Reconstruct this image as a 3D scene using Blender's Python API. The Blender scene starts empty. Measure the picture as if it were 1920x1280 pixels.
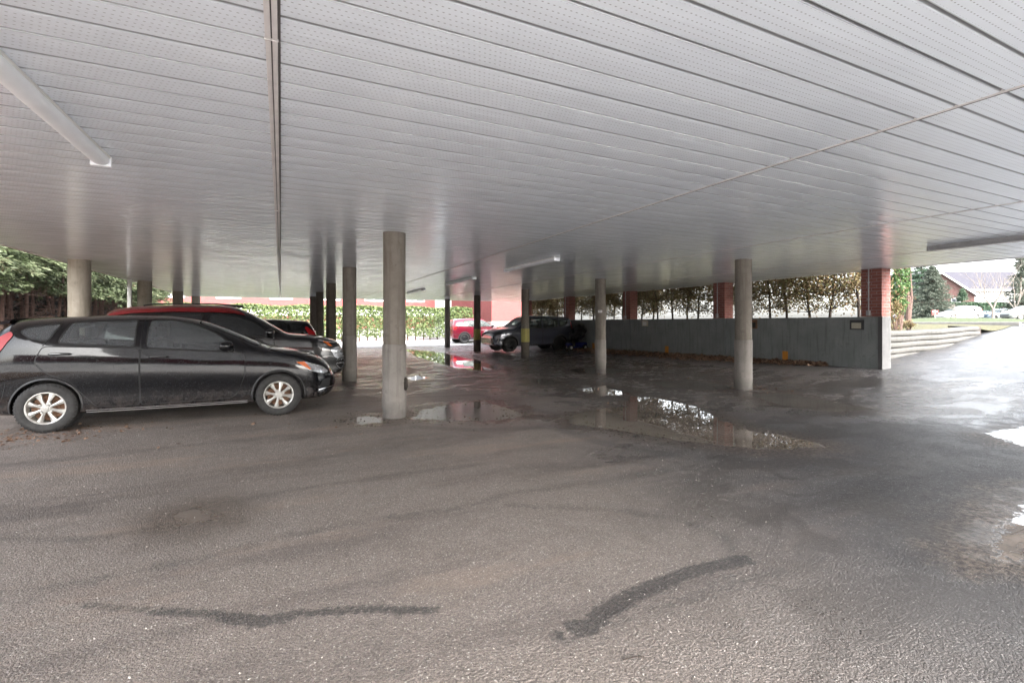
import bpy, bmesh, math, random
import numpy as np
from mathutils import Vector, Matrix
from mathutils.bvhtree import BVHTree
from mathutils.geometry import delaunay_2d_cdt
random.seed(7); rng = np.random.default_rng(7)
R = math.radians
SC = bpy.context.scene
COL = SC.collection
# ------------------------------------------------------------------ camera, sky, sun, exposure
TH = R(25.69); CT, ST = math.cos(TH), math.sin(TH)
EYE = 1.35
cd = bpy.data.cameras.new('camera'); cam = bpy.data.objects.new('camera', cd); COL.objects.link(cam)
cam.location = (0, 0, EYE); cam.rotation_euler = (R(90), 0, -TH)
cd.sensor_width = 36; cd.lens = 36*900/1920; cd.shift_y = -35/1920
cd.clip_start = 0.05; cd.clip_end = 3000
SC.camera = cam
wd = bpy.data.worlds.new('World'); SC.world = wd; wd.use_nodes = True
nt = wd.node_tree; nt.nodes.clear()
sky = nt.nodes.new('ShaderNodeTexSky'); sky.sky_type = 'NISHITA'; sky.sun_disc = False
SUN_EL, SUN_AZ = R(34), R(172)       # azimuth measured clockwise from +Y
sky.sun_elevation = SUN_EL; sky.sun_rotation = SUN_AZ
sky.air_density = 1.0; sky.dust_density = 4.0; sky.ozone_density = 1.0
hs = nt.nodes.new('ShaderNodeHueSaturation'); hs.inputs['Saturation'].default_value = 0.28; hs.inputs['Value'].default_value = 1.0
bg = nt.nodes.new('ShaderNodeBackground'); bg.inputs['Strength'].default_value = 0.15
ow = nt.nodes.new('ShaderNodeOutputWorld')
nt.links.new(sky.outputs[0], hs.inputs['Color']); nt.links.new(hs.outputs[0], bg.inputs['Color']); nt.links.new(bg.outputs[0], ow.inputs[0])
sl = bpy.data.lights.new('sun', 'SUN'); sl.energy = 0.9; sl.angle = R(30); sl.color = (1, .96, .9)
so = bpy.data.objects.new('sun', sl); COL.objects.link(so)
sd = Vector((math.sin(SUN_AZ)*math.cos(SUN_EL), math.cos(SUN_AZ)*math.cos(SUN_EL), math.sin(SUN_EL)))
so.rotation_euler = sd.to_track_quat('Z', 'Y').to_euler()
vs = SC.view_settings
SC.display_settings.display_device = 'sRGB'
vs.view_transform = 'Standard'; vs.look = 'None'; vs.gamma = 1; vs.exposure = 3.32
SC.cycles.max_bounces = 8; SC.cycles.diffuse_bounces = 5; SC.cycles.glossy_bounces = 4
SC.cycles.transparent_max_bounces = 8

CEIL = 2.637
def at(px, Z):            # photograph column px at depth Z -> ground position
    k = (px-960)/900
    return Z*(ST+CT*k), Z*(CT-ST*k)
def pg(px, py, z=0.0):    # photograph pixel on the plane of height z -> ground position
    m = (py-605)/(EYE-z); return at(px, 900/m)
def pgs(pts, z=0.0): return [pg(a, b, z) for a, b in pts]

# ------------------------------------------------------------------ node helpers
class NG:
    def __init__(s, name):
        s.m = bpy.data.materials.new(name); s.m.use_nodes = True
        s.t = s.m.node_tree; s.t.nodes.clear()
        s.out = s.t.nodes.new('ShaderNodeOutputMaterial')
        s.b = s.t.nodes.new('ShaderNodeBsdfPrincipled'); s.t.links.new(s.b.outputs[0], s.out.inputs[0])
        s._co = None
    def n(s, k, **kw):
        x = s.t.nodes.new(k)
        for a, v in kw.items(): setattr(x, a, v)
        return x
    def l(s, a, b): s.t.links.new(a, b)
    def co(s):
        if not s._co: s._co = s.n('ShaderNodeTexCoord').outputs['Object']
        return s._co
    def val(s, inp, v):
        if hasattr(v, 'is_linked'): s.l(v, inp)
        elif isinstance(v, (tuple, list)) and len(inp.default_value) == 4 and len(v) == 3: inp.default_value = (*v, 1)
        else: inp.default_value = v
    def noise(s, sc, det=4, rough=.55, vec=None, out='Fac', dist=0):
        x = s.n('ShaderNodeTexNoise'); x.inputs['Scale'].default_value = sc; x.inputs['Detail'].default_value = det
        x.inputs['Roughness'].default_value = rough; x.inputs['Distortion'].default_value = dist
        s.l(vec or s.co(), x.inputs['Vector']); return x.outputs[out]
    def voro(s, sc, vec=None, out='Distance', feature='F1', rand=1):
        x = s.n('ShaderNodeTexVoronoi', feature=feature); x.inputs['Scale'].default_value = sc
        x.inputs['Randomness'].default_value = rand
        s.l(vec or s.co(), x.inputs['Vector']); return x.outputs[out]
    def math(s, op, a, b=0.0, c=0.0, clamp=False):
        x = s.n('ShaderNodeMath', operation=op, use_clamp=clamp)
        s.val(x.inputs[0], a); s.val(x.inputs[1], b); s.val(x.inputs[2], c); return x.outputs[0]
    def rng(s, v, a, b, c=0.0, d=1.0, smooth=False):
        x = s.n('ShaderNodeMapRange'); x.interpolation_type = 'SMOOTHSTEP' if smooth else 'LINEAR'
        s.l(v, x.inputs[0])
        for i, q in enumerate((a, b, c, d)): s.val(x.inputs[i+1], q)
        return x.outputs[0]
    def mix(s, f, a, b, mode='MIX'):
        x = s.n('ShaderNodeMix', data_type='RGBA', blend_type=mode)
        s.val(x.inputs[0], f); s.val(x.inputs[6], a); s.val(x.inputs[7], b); return x.outputs[2]
    def fmix(s, f, a, b):
        x = s.n('ShaderNodeMix', data_type='FLOAT')
        s.val(x.inputs[0], f); s.val(x.inputs[2], a); s.val(x.inputs[3], b); return x.outputs[0]
    def attr(s, name): return s.n('ShaderNodeAttribute', attribute_name=name).outputs['Fac']
    def map(s, scale=(1, 1, 1), vec=None):
        x = s.n('ShaderNodeMapping'); x.inputs['Scale'].default_value = scale; s.l(vec or s.co(), x.inputs['Vector']); return x.outputs[0]
    def sep(s, vec=None):
        x = s.n('ShaderNodeSeparateXYZ'); s.l(vec or s.co(), x.inputs[0]); return x.outputs
    def comb(s, a, b, c=0.0):
        x = s.n('ShaderNodeCombineXYZ'); s.val(x.inputs[0], a); s.val(x.inputs[1], b); s.val(x.inputs[2], c); return x.outputs[0]
    def bump(s, h, dist=.01, strength=1.0, normal=None):
        x = s.n('ShaderNodeBump'); s.l(h, x.inputs['Height']); x.inputs['Distance'].default_value = dist
        s.val(x.inputs['Strength'], strength)
        if normal: s.l(normal, x.inputs['Normal'])
        return x.outputs[0]
    def set(s, **kw):
        for k, v in kw.items(): s.val(s.b.inputs[{'col': 'Base Color', 'rough': 'Roughness', 'metal': 'Metallic', 'coat': 'Coat Weight', 'coatr': 'Coat Roughness', 'spec': 'Specular IOR Level', 'nrm': 'Normal'}[k]], v)
        return s

def simple(name, col, rough=.6, metal=0, var=.15, vs_=8, bump=0, bs=60, coat=0, spec=.5, coatr=.03):
    g = NG(name); c = col
    if var:
        f = g.rng(g.noise(vs_, 5), .3, .7)
        g.set(col=g.mix(f, tuple(x*(1-var) for x in col), tuple(min(1, x*(1+var)) for x in col)))
    else: g.set(col=col)
    g.set(rough=rough, metal=metal, spec=spec)
    if coat: g.set(coat=coat, coatr=coatr)
    if bump: g.set(nrm=g.bump(g.noise(bs, 4), bump))
    return g.m

M = {}
# ---- asphalt parking ground
def asphalt():
    g = NG('wet_asphalt'); co = g.co()
    pud, tar, wet, mud, crk, drv = (g.attr(a) for a in ('puddle', 'tar', 'wet', 'mud', 'crack', 'drive'))
    nb = g.noise(1.1, 6, .6); nm = g.noise(5, 5, .6); nf = g.noise(28, 4, .6)
    st = g.n('ShaderNodeTexVoronoi', feature='F1'); st.inputs['Scale'].default_value = 85; g.l(co, st.inputs['Vector'])
    st2 = g.n('ShaderNodeTexVoronoi', feature='F1'); st2.inputs['Scale'].default_value = 190; g.l(co, st2.inputs['Vector'])
    cell = g.sep(st.outputs['Color'])[0]; cell2 = g.sep(st2.outputs['Color'])[0]
    edge = g.math('ADD', g.math('MULTIPLY', nm, .30), g.math('MULTIPLY', nf, .20))
    pm = g.rng(g.math('ADD', pud, g.math('SUBTRACT', edge, .25)), -.03, .03, smooth=True)
    pmr = g.rng(g.math('ADD', pud, g.math('SUBTRACT', edge, .25)), -.03, .0, smooth=True)
    base = g.mix(g.rng(nb, .3, .7), (.235, .198, .170), (.355, .302, .262))
    base = g.mix(g.math('MULTIPLY', g.rng(mud, 0, 1), g.rng(nm, .25, .75, .35, 1)), base, (.38, .322, .285))
    base = g.mix(drv, base, g.mix(g.rng(nm, .3, .7), (.045, .047, .053), (.085, .088, .095)))
    # pale chips
    chip = g.math('MULTIPLY', g.rng(cell, .83, .90), g.rng(st.outputs['Distance'], .25, .42, 1, 0))
    chip2 = g.math('MULTIPLY', g.rng(cell2, .72, .9), g.rng(st2.outputs['Distance'], .3, .5, .8, 0))
    base = g.mix(g.rng(cell2, 0, 1, .0, .8), base, (.05, .046, .043))
    base = g.mix(g.math('MULTIPLY', chip2, g.fmix(wet, .9, .45)), base, (.38, .34, .31))
    base = g.mix(g.math('MULTIPLY', chip, g.fmix(wet, 1.0, .5)), base, (.60, .56, .51))
    tf = g.math('MULTIPLY', g.rng(g.math('ADD', tar, g.math('MULTIPLY', g.math('SUBTRACT', nf, .5), .09)), -.014, .010, smooth=True), g.rng(g.noise(45, 4, .8), .36, .62, .35, .9))
    base = g.mix(tf, base, (.035, .035, .036))
    stk = g.noise(1.0, 7, .68, vec=g.map((.30, 1.5, 1)), dist=.35)
    base = g.mix(g.rng(stk, .50, .66, 0, .75), base, g.mix(1.0, base, (.50, .48, .48), 'MULTIPLY'))
    base = g.mix(g.math('MULTIPLY', g.rng(g.noise(.7, 6, .7, vec=g.map((.5, 1.7, 1))), .54, .68, 0, .6), g.math('SUBTRACT', 1.0, drv)), base, (.36, .272, .215))
    cf = g.math('MULTIPLY', g.rng(g.math('ADD', g.math('ADD', crk, g.math('MULTIPLY', g.math('SUBTRACT', nf, .5), .22)), g.math('MULTIPLY', g.math('SUBTRACT', nm, .5), .30)), -.05, .05, smooth=True), g.rng(g.noise(60, 3, .8), .40, .6, .1, .7))
    base = g.mix(cf, base, (.055, .052, .052))
    wetn = g.math('ADD', g.math('ADD', wet, g.rng(stk, .50, .66, 0, .35)), g.math('MULTIPLY', g.math('SUBTRACT', nb, .5), .9), clamp=True)
    dark = g.mix(1.0, base, (.74, .76, .80), 'MULTIPLY')
    base = g.mix(g.math('MULTIPLY', wetn, .9), base, dark)
    # muddy rim
    rim = g.rng(g.math('ADD', pud, g.math('MULTIPLY', g.math('SUBTRACT', nm, .5), .8)), -.50, .0, smooth=True)
    base = g.mix(g.math('MULTIPLY', rim, .7), base, g.mix(g.rng(nf, .4, .6), (.035, .026, .021), (.17, .13, .10)))
    base = g.mix(pm, base, (.20, .168, .142))
    film = g.math('MULTIPLY', g.rng(g.noise(1.5, 7, .66, vec=g.map((.8, 1.2, 1)), dist=.5), .47, .56, smooth=True), g.rng(wet, .30, .9))
    base = g.mix(g.math('MULTIPLY', film, .5), base, (.05, .045, .042))
    g.set(col=base)
    rd = g.fmix(wetn, g.rng(nf, .2, .8, .66, .52), g.rng(nm, .3, .7, .36, .16))
    rd = g.fmix(film, rd, .06)
    rd = g.fmix(g.math('MULTIPLY', rim, .6), rd, .2)
    far = g.rng(g.sep()[0], 10.5, 13.5)
    sh = g.rng(g.math('ADD', g.attr('sheen'), g.math('ADD', g.math('MULTIPLY', g.math('SUBTRACT', nm, .5), .9), g.math('MULTIPLY', g.math('SUBTRACT', g.noise(2.2, 5, .7, vec=g.map((1, .5, 1))), .5), 1.4))), -.12, .25, smooth=True)
    dsp = g.fmix(sh, .08, .32); rd = g.fmix(drv, rd, g.fmix(sh, g.rng(nf, .3, .7, .62, .45), .30))
    rd = g.fmix(g.math('MULTIPLY', far, g.math('SUBTRACT', .9, sh, clamp=True)), rd, .62)
    g.set(rough=g.fmix(pmr, rd, .012), spec=g.fmix(pm, g.fmix(g.math('MULTIPLY', far, g.math('SUBTRACT', 1.0, sh, clamp=True)), g.fmix(drv, g.fmix(wetn, .35, .5), dsp), .0), 1.0))
    h = g.math('ADD', g.math('MULTIPLY', st.outputs['Distance'], -.55), g.math('MULTIPLY', g.noise(120, 3, .7), .7))
    h = g.math('ADD', h, g.math('MULTIPLY', nf, .22)); h = g.math('ADD', h, g.math('MULTIPLY', st2.outputs['Distance'], -.35))
    h = g.math('MULTIPLY', h, g.math('SUBTRACT', 1.0, g.math('MAXIMUM', pm, g.math('MULTIPLY', film, .75))))
    g.set(nrm=g.bump(h, .012, g.fmix(pmr, 1.0, 0.0)))
    return g.m
M['asphalt'] = asphalt()

def plain_ground(name, c1, c2, c3, rough=.9, sc=3):
    g = NG(name)
    b = g.mix(g.rng(g.noise(sc, 6, .65), .35, .65), c1, c2)
    b = g.mix(g.rng(g.noise(sc*14, 4, .7), .52, .66), b, c3)
    g.set(col=b, rough=rough, nrm=g.bump(g.noise(40, 4, .7), .03)); return g.m
M['grass'] = plain_ground('lawn_grass', (.045, .055, .018), (.075, .07, .026), (.12, .065, .035))
M['grass_far'] = plain_ground('far_grass', (.028, .05, .014), (.05, .068, .02), (.075, .06, .028))
M['soil'] = plain_ground('leafy_soil', (.09, .06, .04), (.15, .09, .055), (.25, .13, .07), sc=6)
M['street'] = plain_ground('street_asphalt', (.07, .07, .073), (.10, .10, .10), (.055, .055, .06), rough=.35, sc=.6)
M['yard'] = plain_ground('dry_paving', (.20, .195, .19), (.26, .25, .245), (.16, .155, .15), rough=.6, sc=.5)
M['pale_yard'] = plain_ground('pale_concrete_yard', (.50, .49, .47), (.58, .57, .55), (.42, .41, .39), rough=.7, sc=.5)
M['bounce_ground'] = plain_ground('pale_bounce_apron', (.50, .49, .47), (.58, .57, .55), (.42, .41, .39), rough=.7, sc=.5)  # pale tone chosen to throw light up under the canopy
M['kerb'] = simple('kerb_concrete', (.20, .19, .18), .8, bump=.004)

# ---- soffit
def soffit():
    g = NG('perforated_soffit')
    x, y, z = g.sep()
    YP = .2037
    yy = g.math('DIVIDE', y, YP)
    row = g.math('MULTIPLY', g.math('FRACT', yy), 6.0)             # 6 slots per board, the outer ones blank
    ri = g.math('FLOOR', row); rf = g.math('SUBTRACT', g.math('FRACT', row), .5)
    stag = g.math('MULTIPLY', g.math('MODULO', ri, 2.0), .5)
    xf = g.math('SUBTRACT', g.math('FRACT', g.math('ADD', g.math('DIVIDE', x, .027), stag)), .5)
    dx = g.math('DIVIDE', xf, .20); dy = g.math('DIVIDE', rf, .085)
    d = g.math('ADD', g.math('MULTIPLY', dx, dx), g.math('MULTIPLY', dy, dy))
    hole = g.rng(d, .4, 1.7, 1, 0)
    inside = g.math('MULTIPLY', g.math('GREATER_THAN', row, .55), g.math('LESS_THAN', row, 5.45))
    hole = g.math('MULTIPLY', hole, inside)
    big = g.rng(g.noise(.8, 5, .6), .3, .7)
    c = g.mix(big, (.77, .82, .90), (.82, .87, .94))
    smear = g.noise(3.5, 4, .6, vec=g.map((1, 6, 1)))
    stain = g.math('MULTIPLY', g.rng(g.noise(9, 5, .7), .70, .85), .15)
    # board joints coloured dark for shade, as groove faces would catch light
    fy = g.math('ABSOLUTE', g.math('SUBTRACT', g.math('FRACT', g.math('ADD', yy, .5)), .5))
    c = g.mix(g.rng(fy, .035, .072, .9, 0), c, (.12, .12, .125))
    c = g.mix(g.math('MULTIPLY', hole, .55), c, (.13, .13, .14))
    g.set(col=c, rough=g.rng(g.noise(2.2, 4), .3, .7, .15, .26), spec=.85)
    w = g.noise(1.6, 3, .5, vec=g.map((1, 5, 1)))
    h = g.math('ADD', g.math('MULTIPLY', w, 1.0), g.math('MULTIPLY', g.noise(11, 3), .10))
    g.set(nrm=g.bump(h, .009, .48)); return g.m
M['soffit'] = soffit()
M['trim'] = simple('white_trim', (.66, .63, .63), .35, var=.1)
M['trim_dark'] = simple('trim_shadow_gap', (.10, .09, .09), .6)

def concrete(name, c1, c2, c3, rough=.85, sc=4, streak=True):
    g = NG(name)
    b = g.mix(g.rng(g.noise(sc, 8, .7), .32, .68), c1, c2)
    if streak: b = g.mix(g.rng(g.noise(2.4, 5, .6, vec=g.map((6, 6, .5))), .5, .72, 0, .7), b, c3)
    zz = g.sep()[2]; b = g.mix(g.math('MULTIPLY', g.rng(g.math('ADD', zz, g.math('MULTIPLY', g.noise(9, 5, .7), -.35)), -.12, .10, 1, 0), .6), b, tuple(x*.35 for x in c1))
    b = g.mix(g.math('MULTIPLY', g.rng(g.noise(5, 6, .75), .58, .64), .45), b, tuple(x*.6 for x in c1))
    b = g.mix(g.rng(g.noise(70, 3, .7), .62, .7, 0, .55), b, tuple(x*.55 for x in c1))
    g.set(col=b, rough=rough, nrm=g.bump(g.math('ADD', g.noise(18, 6, .7), g.math('MULTIPLY', g.noise(90, 3), .4)), .006)); return g.m
M['col_up'] = concrete('column_concrete', (.17, .148, .122), (.235, .21, .18), (.12, .10, .08))
M['col_low'] = concrete('column_sleeve', (.22, .20, .18), (.285, .262, .24), (.14, .125, .11))
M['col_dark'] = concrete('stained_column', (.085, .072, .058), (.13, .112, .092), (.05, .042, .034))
M['col_yel'] = concrete('yellow_paint', (.38, .34, .09), (.46, .42, .13), (.26, .22, .09), rough=.6)
M['col_pale'] = concrete('pale_column', (.30, .27, .22), (.40, .36, .30), (.23, .20, .155))
M['parapet'] = concrete('parapet_concrete', (.19, .205, .205), (.26, .275, .272), (.13, .138, .138), sc=2.5)
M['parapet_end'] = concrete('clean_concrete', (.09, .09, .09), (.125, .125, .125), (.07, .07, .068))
M['rwall'] = concrete('weathered_block', (.045, .043, .039), (.075, .072, .066), (.022, .02, .018), sc=9)

def brick(name, c1, c2, mortar, sc=1.0):
    g = NG(name); x, y, z = g.sep()
    v = g.comb(g.math('ADD', x, y), z, 0.0)
    bt = g.n('ShaderNodeTexBrick'); g.l(v, bt.inputs['Vector'])
    bt.inputs['Scale'].default_value = sc; bt.inputs['Brick Width'].default_value = .22; bt.inputs['Row Height'].default_value = .075
    bt.inputs['Mortar Size'].default_value = .006; bt.inputs['Mortar Smooth'].default_value = .2; bt.inputs['Bias'].default_value = -.2
    bt.inputs['Color1'].default_value = (*c1, 1); bt.inputs['Color2'].default_value = (*c2, 1); bt.inputs['Mortar'].default_value = (*mortar, 1)
    c = g.mix(g.rng(g.noise(30, 4, .7), .4, .75, 0, .5), bt.outputs['Color'], tuple(q*.6 for q in c1))
    g.set(col=c, rough=.85, nrm=g.bump(g.math('SUBTRACT', g.math('MULTIPLY', g.noise(60, 3), .3), bt.outputs['Fac']), .006)); return g.m
M['brick'] = brick('red_brick', (.235, .078, .062), (.31, .12, .095), (.30, .25, .23))
M['brick_far'] = brick('far_red_brick', (.17, .036, .034), (.21, .05, .046), (.15, .075, .07))
M['brick_house'] = brick('dusty_house_brick', (.15, .075, .065), (.19, .10, .088), (.20, .15, .14))
M['white_wall'] = simple('pale_render', (.30, .29, .27), .8, vs_=2)
M['shingle'] = simple('grey_shingle', (.055, .054, .065), .95, vs_=6, var=.25, bump=.01, bs=20, spec=.05)
M['white'] = simple('white_paint', (.72, .72, .71), .45, vs_=12, var=.06)
M['lampbody'] = simple('diffuser_plastic', (.86, .88, .92), .38, vs_=5, var=.06)
M['lampbacklit'] = simple('lamp_backlit_grey', (.35, .35, .36), .4, metal=.3)  # grey tone carries the backlit shade of the right-edge tube light
M['conduit'] = simple('grey_conduit', (.38, .37, .37), .45, metal=.2)
M['orange'] = simple('orange_paint', (.55, .22, .03), .6, vs_=20)
M['beige'] = simple('beige_box', (.48, .45, .36), .5)
M['black'] = simple('black_plastic', (.018, .018, .019), .45, bump=.001, bs=200)
M['rubber'] = simple('tyre_rubber', (.028, .027, .026), .72, vs_=25, var=.35, bump=.002, bs=150)
M['silver'] = simple('silver_wheel', (.52, .51, .48), .34, metal=.55, vs_=30, var=.12)
M['steelblk'] = simple('black_steel_wheel', (.02, .02, .022), .4, metal=.3)
M['rust'] = simple('brake_rust', (.16, .085, .05), .8, vs_=40, var=.5)
M['chrome'] = simple('chrome', (.75, .75, .76), .15, metal=1, var=.05)
M['seam'] = simple('seam_black', (.004, .004, .004), .6, var=0)
M['trimgrey'] = simple('plastic_cladding', (.045, .045, .047), .6, bump=.001, bs=180)
def glass(name, col, rough=.05, spec=.7):
    g = NG(name); f = g.rng(g.noise(130, 2, .5), .58, .66)
    g.set(col=g.mix(g.math('MULTIPLY', f, .5), col, (.22, .23, .24)), rough=g.rng(g.noise(6, 4), .3, .7, rough, rough+.09), spec=spec, coat=.6, coatr=.04)
    return g.m
M['glass'] = glass('car_glass', (.13, .14, .145)); M['glass_pale'] = glass('hazy_windscreen', (.24, .28, .265), .05)
def seeglass(name, col, f):
    g = NG(name); g.set(col=col, rough=.04, spec=.6, coat=.5, coatr=.03); tr = g.n('ShaderNodeBsdfTransparent'); tr.inputs[0].default_value = (.62, .68, .66, 1)
    fr = g.n('ShaderNodeFresnel'); fr.inputs[0].default_value = 1.5
    fa = g.math('ADD', g.math('ADD', g.math('MULTIPLY', fr.outputs[0], .9), f), g.math('MULTIPLY', g.rng(g.noise(130, 2, .5), .58, .64), .25), clamp=True)
    ms = g.n('ShaderNodeMixShader'); g.l(fa, ms.inputs[0]); g.l(tr.outputs[0], ms.inputs[1]); g.l(g.b.outputs[0], ms.inputs[2]); g.l(ms.outputs[0], g.out.inputs[0]); return g.m
M['glass_see'] = seeglass('tinted_side_glass', (.17, .18, .19), .34)
M['glass_see2'] = seeglass('clear_side_glass', (.22, .25, .24), .28)
M['seatcloth'] = simple('grey_seat_cloth', (.17, .165, .16), .9, bump=.002, bs=200)
M['glass_dk'] = glass('dark_car_glass', (.012, .014, .015), .03)
M['glass_lt'] = glass('pale_car_glass', (.13, .16, .155), .04)
M['pane'] = simple('house_window_glass', (.07, .08, .09), .08, var=.3, spec=.8)
def lens(name, col, rough=.12):
    g = NG(name); g.set(col=col, rough=rough, spec=.35, coat=.25, coatr=.05); return g.m
M['red_lens'] = lens('red_tail_lens', (.34, .006, .008), .3); M['amber'] = lens('amber_lens', (.62, .13, .02))
M['clear'] = simple('clear_headlamp', (.42, .43, .45), .12, metal=.4, vs_=30, var=.5, coat=1)
def paint(name, col, metal=0.0, dirt=(.13, .10, .085), dirtz=(.18, .62), amt=.65, drops=1.0, rough=.16, coatw=1.0, spec=.5):
    g = NG(name); z = g.sep()[2]
    dz = g.math('MULTIPLY', g.rng(z, dirtz[0], dirtz[1], 1, 0), g.rng(g.noise(14, 6, .7), .38, .72, .0, amt))
    drop = g.voro(75, out='Distance'); dr = g.rng(drop, .0, .34, 1, 0)
    dr = g.math('MULTIPLY', dr, g.math('GREATER_THAN', g.noise(30, 2), .47))
    c = g.mix(g.math('MULTIPLY', dr, .22*drops), col, (.32, .32, .33)); c = g.mix(dz, c, dirt)
    g.set(col=c, metal=metal, rough=g.math('ADD', g.math('MULTIPLY', dz, .6), rough, clamp=True), coat=g.rng(dz, 0, .6, coatw, .1), coatr=.035, spec=spec)
    g.set(nrm=g.bump(dr, .0012, .35*drops)); return g.m
M['p_black'] = paint('black_car_paint', (.004, .0045, .006), amt=.5, dirtz=(.16, .5), drops=.8, rough=.12, coatw=.55, spec=.22)
M['p_black2'] = paint('gloss_black_paint', (.004, .004, .005), drops=.2)
M['p_dred'] = paint('dark_red_paint', (.24, .016, .02), drops=.3)
M['p_grey'] = paint('dark_grey_blue_paint', (.085, .092, .12), metal=.3, drops=.3, dirt=(.08, .07, .065), amt=.4)
M['p_red'] = paint('red_car_paint', (.13, .008, .02), drops=.2, amt=.3)
M['p_white'] = paint('white_car_paint', (.72, .72, .72), drops=0, amt=.2, dirt=(.3, .29, .28))
M['p_blue'] = paint('blue_grey_paint', (.16, .21, .26), metal=.3, drops=0, amt=.2)
M['p_teal'] = paint('teal_paint', (.05, .10, .11), drops=0, amt=.2)
M['p_olive'] = paint('silver_green_paint', (.22, .24, .21), metal=.3, drops=0, amt=.2)
M['scoot'] = simple('blue_scooter_shell', (.03, .04, .22), .25, coat=.8)
M['tarp'] = simple('black_cover', (.012, .012, .014), .35, bump=.02, bs=9)
def leafm(name, cols, rough=.55, sc=9, trans=.25):
    g = NG(name)
    v = g.n('ShaderNodeTexNoise'); v.inputs['Scale'].default_value = sc; v.inputs['Detail'].default_value = 3; g.l(g.co(), v.inputs['Vector'])
    at_ = g.n('ShaderNodeAttribute', attribute_name='tint').outputs['Fac']
    f = g.math('ADD', g.math('MULTIPLY', at_, .75), g.math('MULTIPLY', g.math('SUBTRACT', v.outputs['Fac'], .5), .9), clamp=True)
    r = g.n('ShaderNodeValToRGB'); g.l(f, r.inputs[0]); e = r.color_ramp.elements
    while len(e) < len(cols): e.new(.5)
    for i, c in enumerate(cols): e[i].position = i/(len(cols)-1); e[i].color = (*c, 1)
    g.set(col=r.outputs[0], rough=rough, spec=.35)
    tr = g.n('ShaderNodeBsdfTranslucent'); g.l(r.outputs[0], tr.inputs[0])
    ms = g.n('ShaderNodeMixShader'); ms.inputs[0].default_value = trans
    g.l(g.b.outputs[0], ms.inputs[1]); g.l(tr.outputs[0], ms.inputs[2]); g.l(ms.outputs[0], g.out.inputs[0]); return g.m
M['cedar'] = leafm('cedar_foliage', [(.035, .048, .024), (.075, .10, .046), (.16, .185, .11), (.22, .12, .065)])
M['hedge'] = leafm('clipped_hedge_foliage', [(.035, .055, .02), (.085, .12, .042), (.15, .19, .075), (.21, .24, .12)])
M['brownleaf'] = leafm('brown_hedge_foliage', [(.07, .075, .03), (.15, .095, .055), (.24, .17, .085), (.17, .19, .08), (.28, .14, .08)], trans=.4)
M['greenbush'] = leafm('green_bush_foliage', [(.04, .09, .03), (.09, .16, .05), (.14, .22, .08)])
M['conifer'] = leafm('grey_conifer_foliage', [(.055, .07, .055), (.09, .11, .08), (.13, .13, .11)])
M['conifer2'] = leafm('green_conifer_foliage', [(.04, .075, .05), (.07, .12, .07), (.11, .16, .09)])
M['redleaf'] = leafm('red_maple_foliage', [(.35, .08, .06), (.5, .14, .10), (.42, .2, .1)])
M['litter'] = leafm('dead_leaves', [(.10, .055, .035), (.22, .13, .085), (.36, .24, .17), (.28, .13, .07)], trans=.05, sc=25)
M['debris'] = leafm('mud_crumbs', [(.02, .016, .013), (.05, .038, .03), (.09, .07, .055)], trans=0, sc=20)
M['grit'] = leafm('pale_grit', [(.25, .23, .2), (.45, .42, .38), (.6, .58, .54)], trans=0, sc=20)
M['bark'] = simple('brown_bark', (.085, .052, .042), .9, vs_=14, var=.45, bump=.01, bs=30)
M['bark_dk'] = simple('dark_bark', (.035, .025, .02), .9, vs_=14, var=.4, bump=.01, bs=30)
M['bark_gr'] = simple('grey_bark', (.20, .175, .15), .9, vs_=10, var=.3)

# ------------------------------------------------------------------ mesh helpers
def link(name, me, m=None, parent=None, smooth=False):
    o = bpy.data.objects.new(name, me); COL.objects.link(o)
    if m is not None and len(me.materials) == 0: me.materials.append(M[m] if isinstance(m, str) else m)
    if parent is not None: o.parent = parent
    if smooth: me.polygons.foreach_set('use_smooth', [True]*len(me.polygons))
    return o
def tag(o, label=None, cat=None, group=None, kind=None):
    if label: o['label'] = label
    if cat: o['category'] = cat
    if group: o['group'] = group
    if kind: o['kind'] = kind
    return o
def thing(name, label, cat, loc=(0, 0, 0), rz=0, group=None):
    o = bpy.data.objects.new(name, None); COL.objects.link(o); o.empty_display_size = .2
    o.location = loc; o.rotation_euler = (0, 0, rz); return tag(o, label, cat, group)
def dup(root, loc=None, rz=None, label=None):
    r = root.copy(); COL.objects.link(r)
    if loc is not None: r.location = loc
    if rz is not None: r.rotation_euler = (0, 0, rz)
    if label: r['label'] = label
    for ch in list(root.children):
        c = ch.copy(); COL.objects.link(c); c.parent = r
        for g in list(ch.children):
            d = g.copy(); COL.objects.link(d); d.parent = c
    return r
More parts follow.
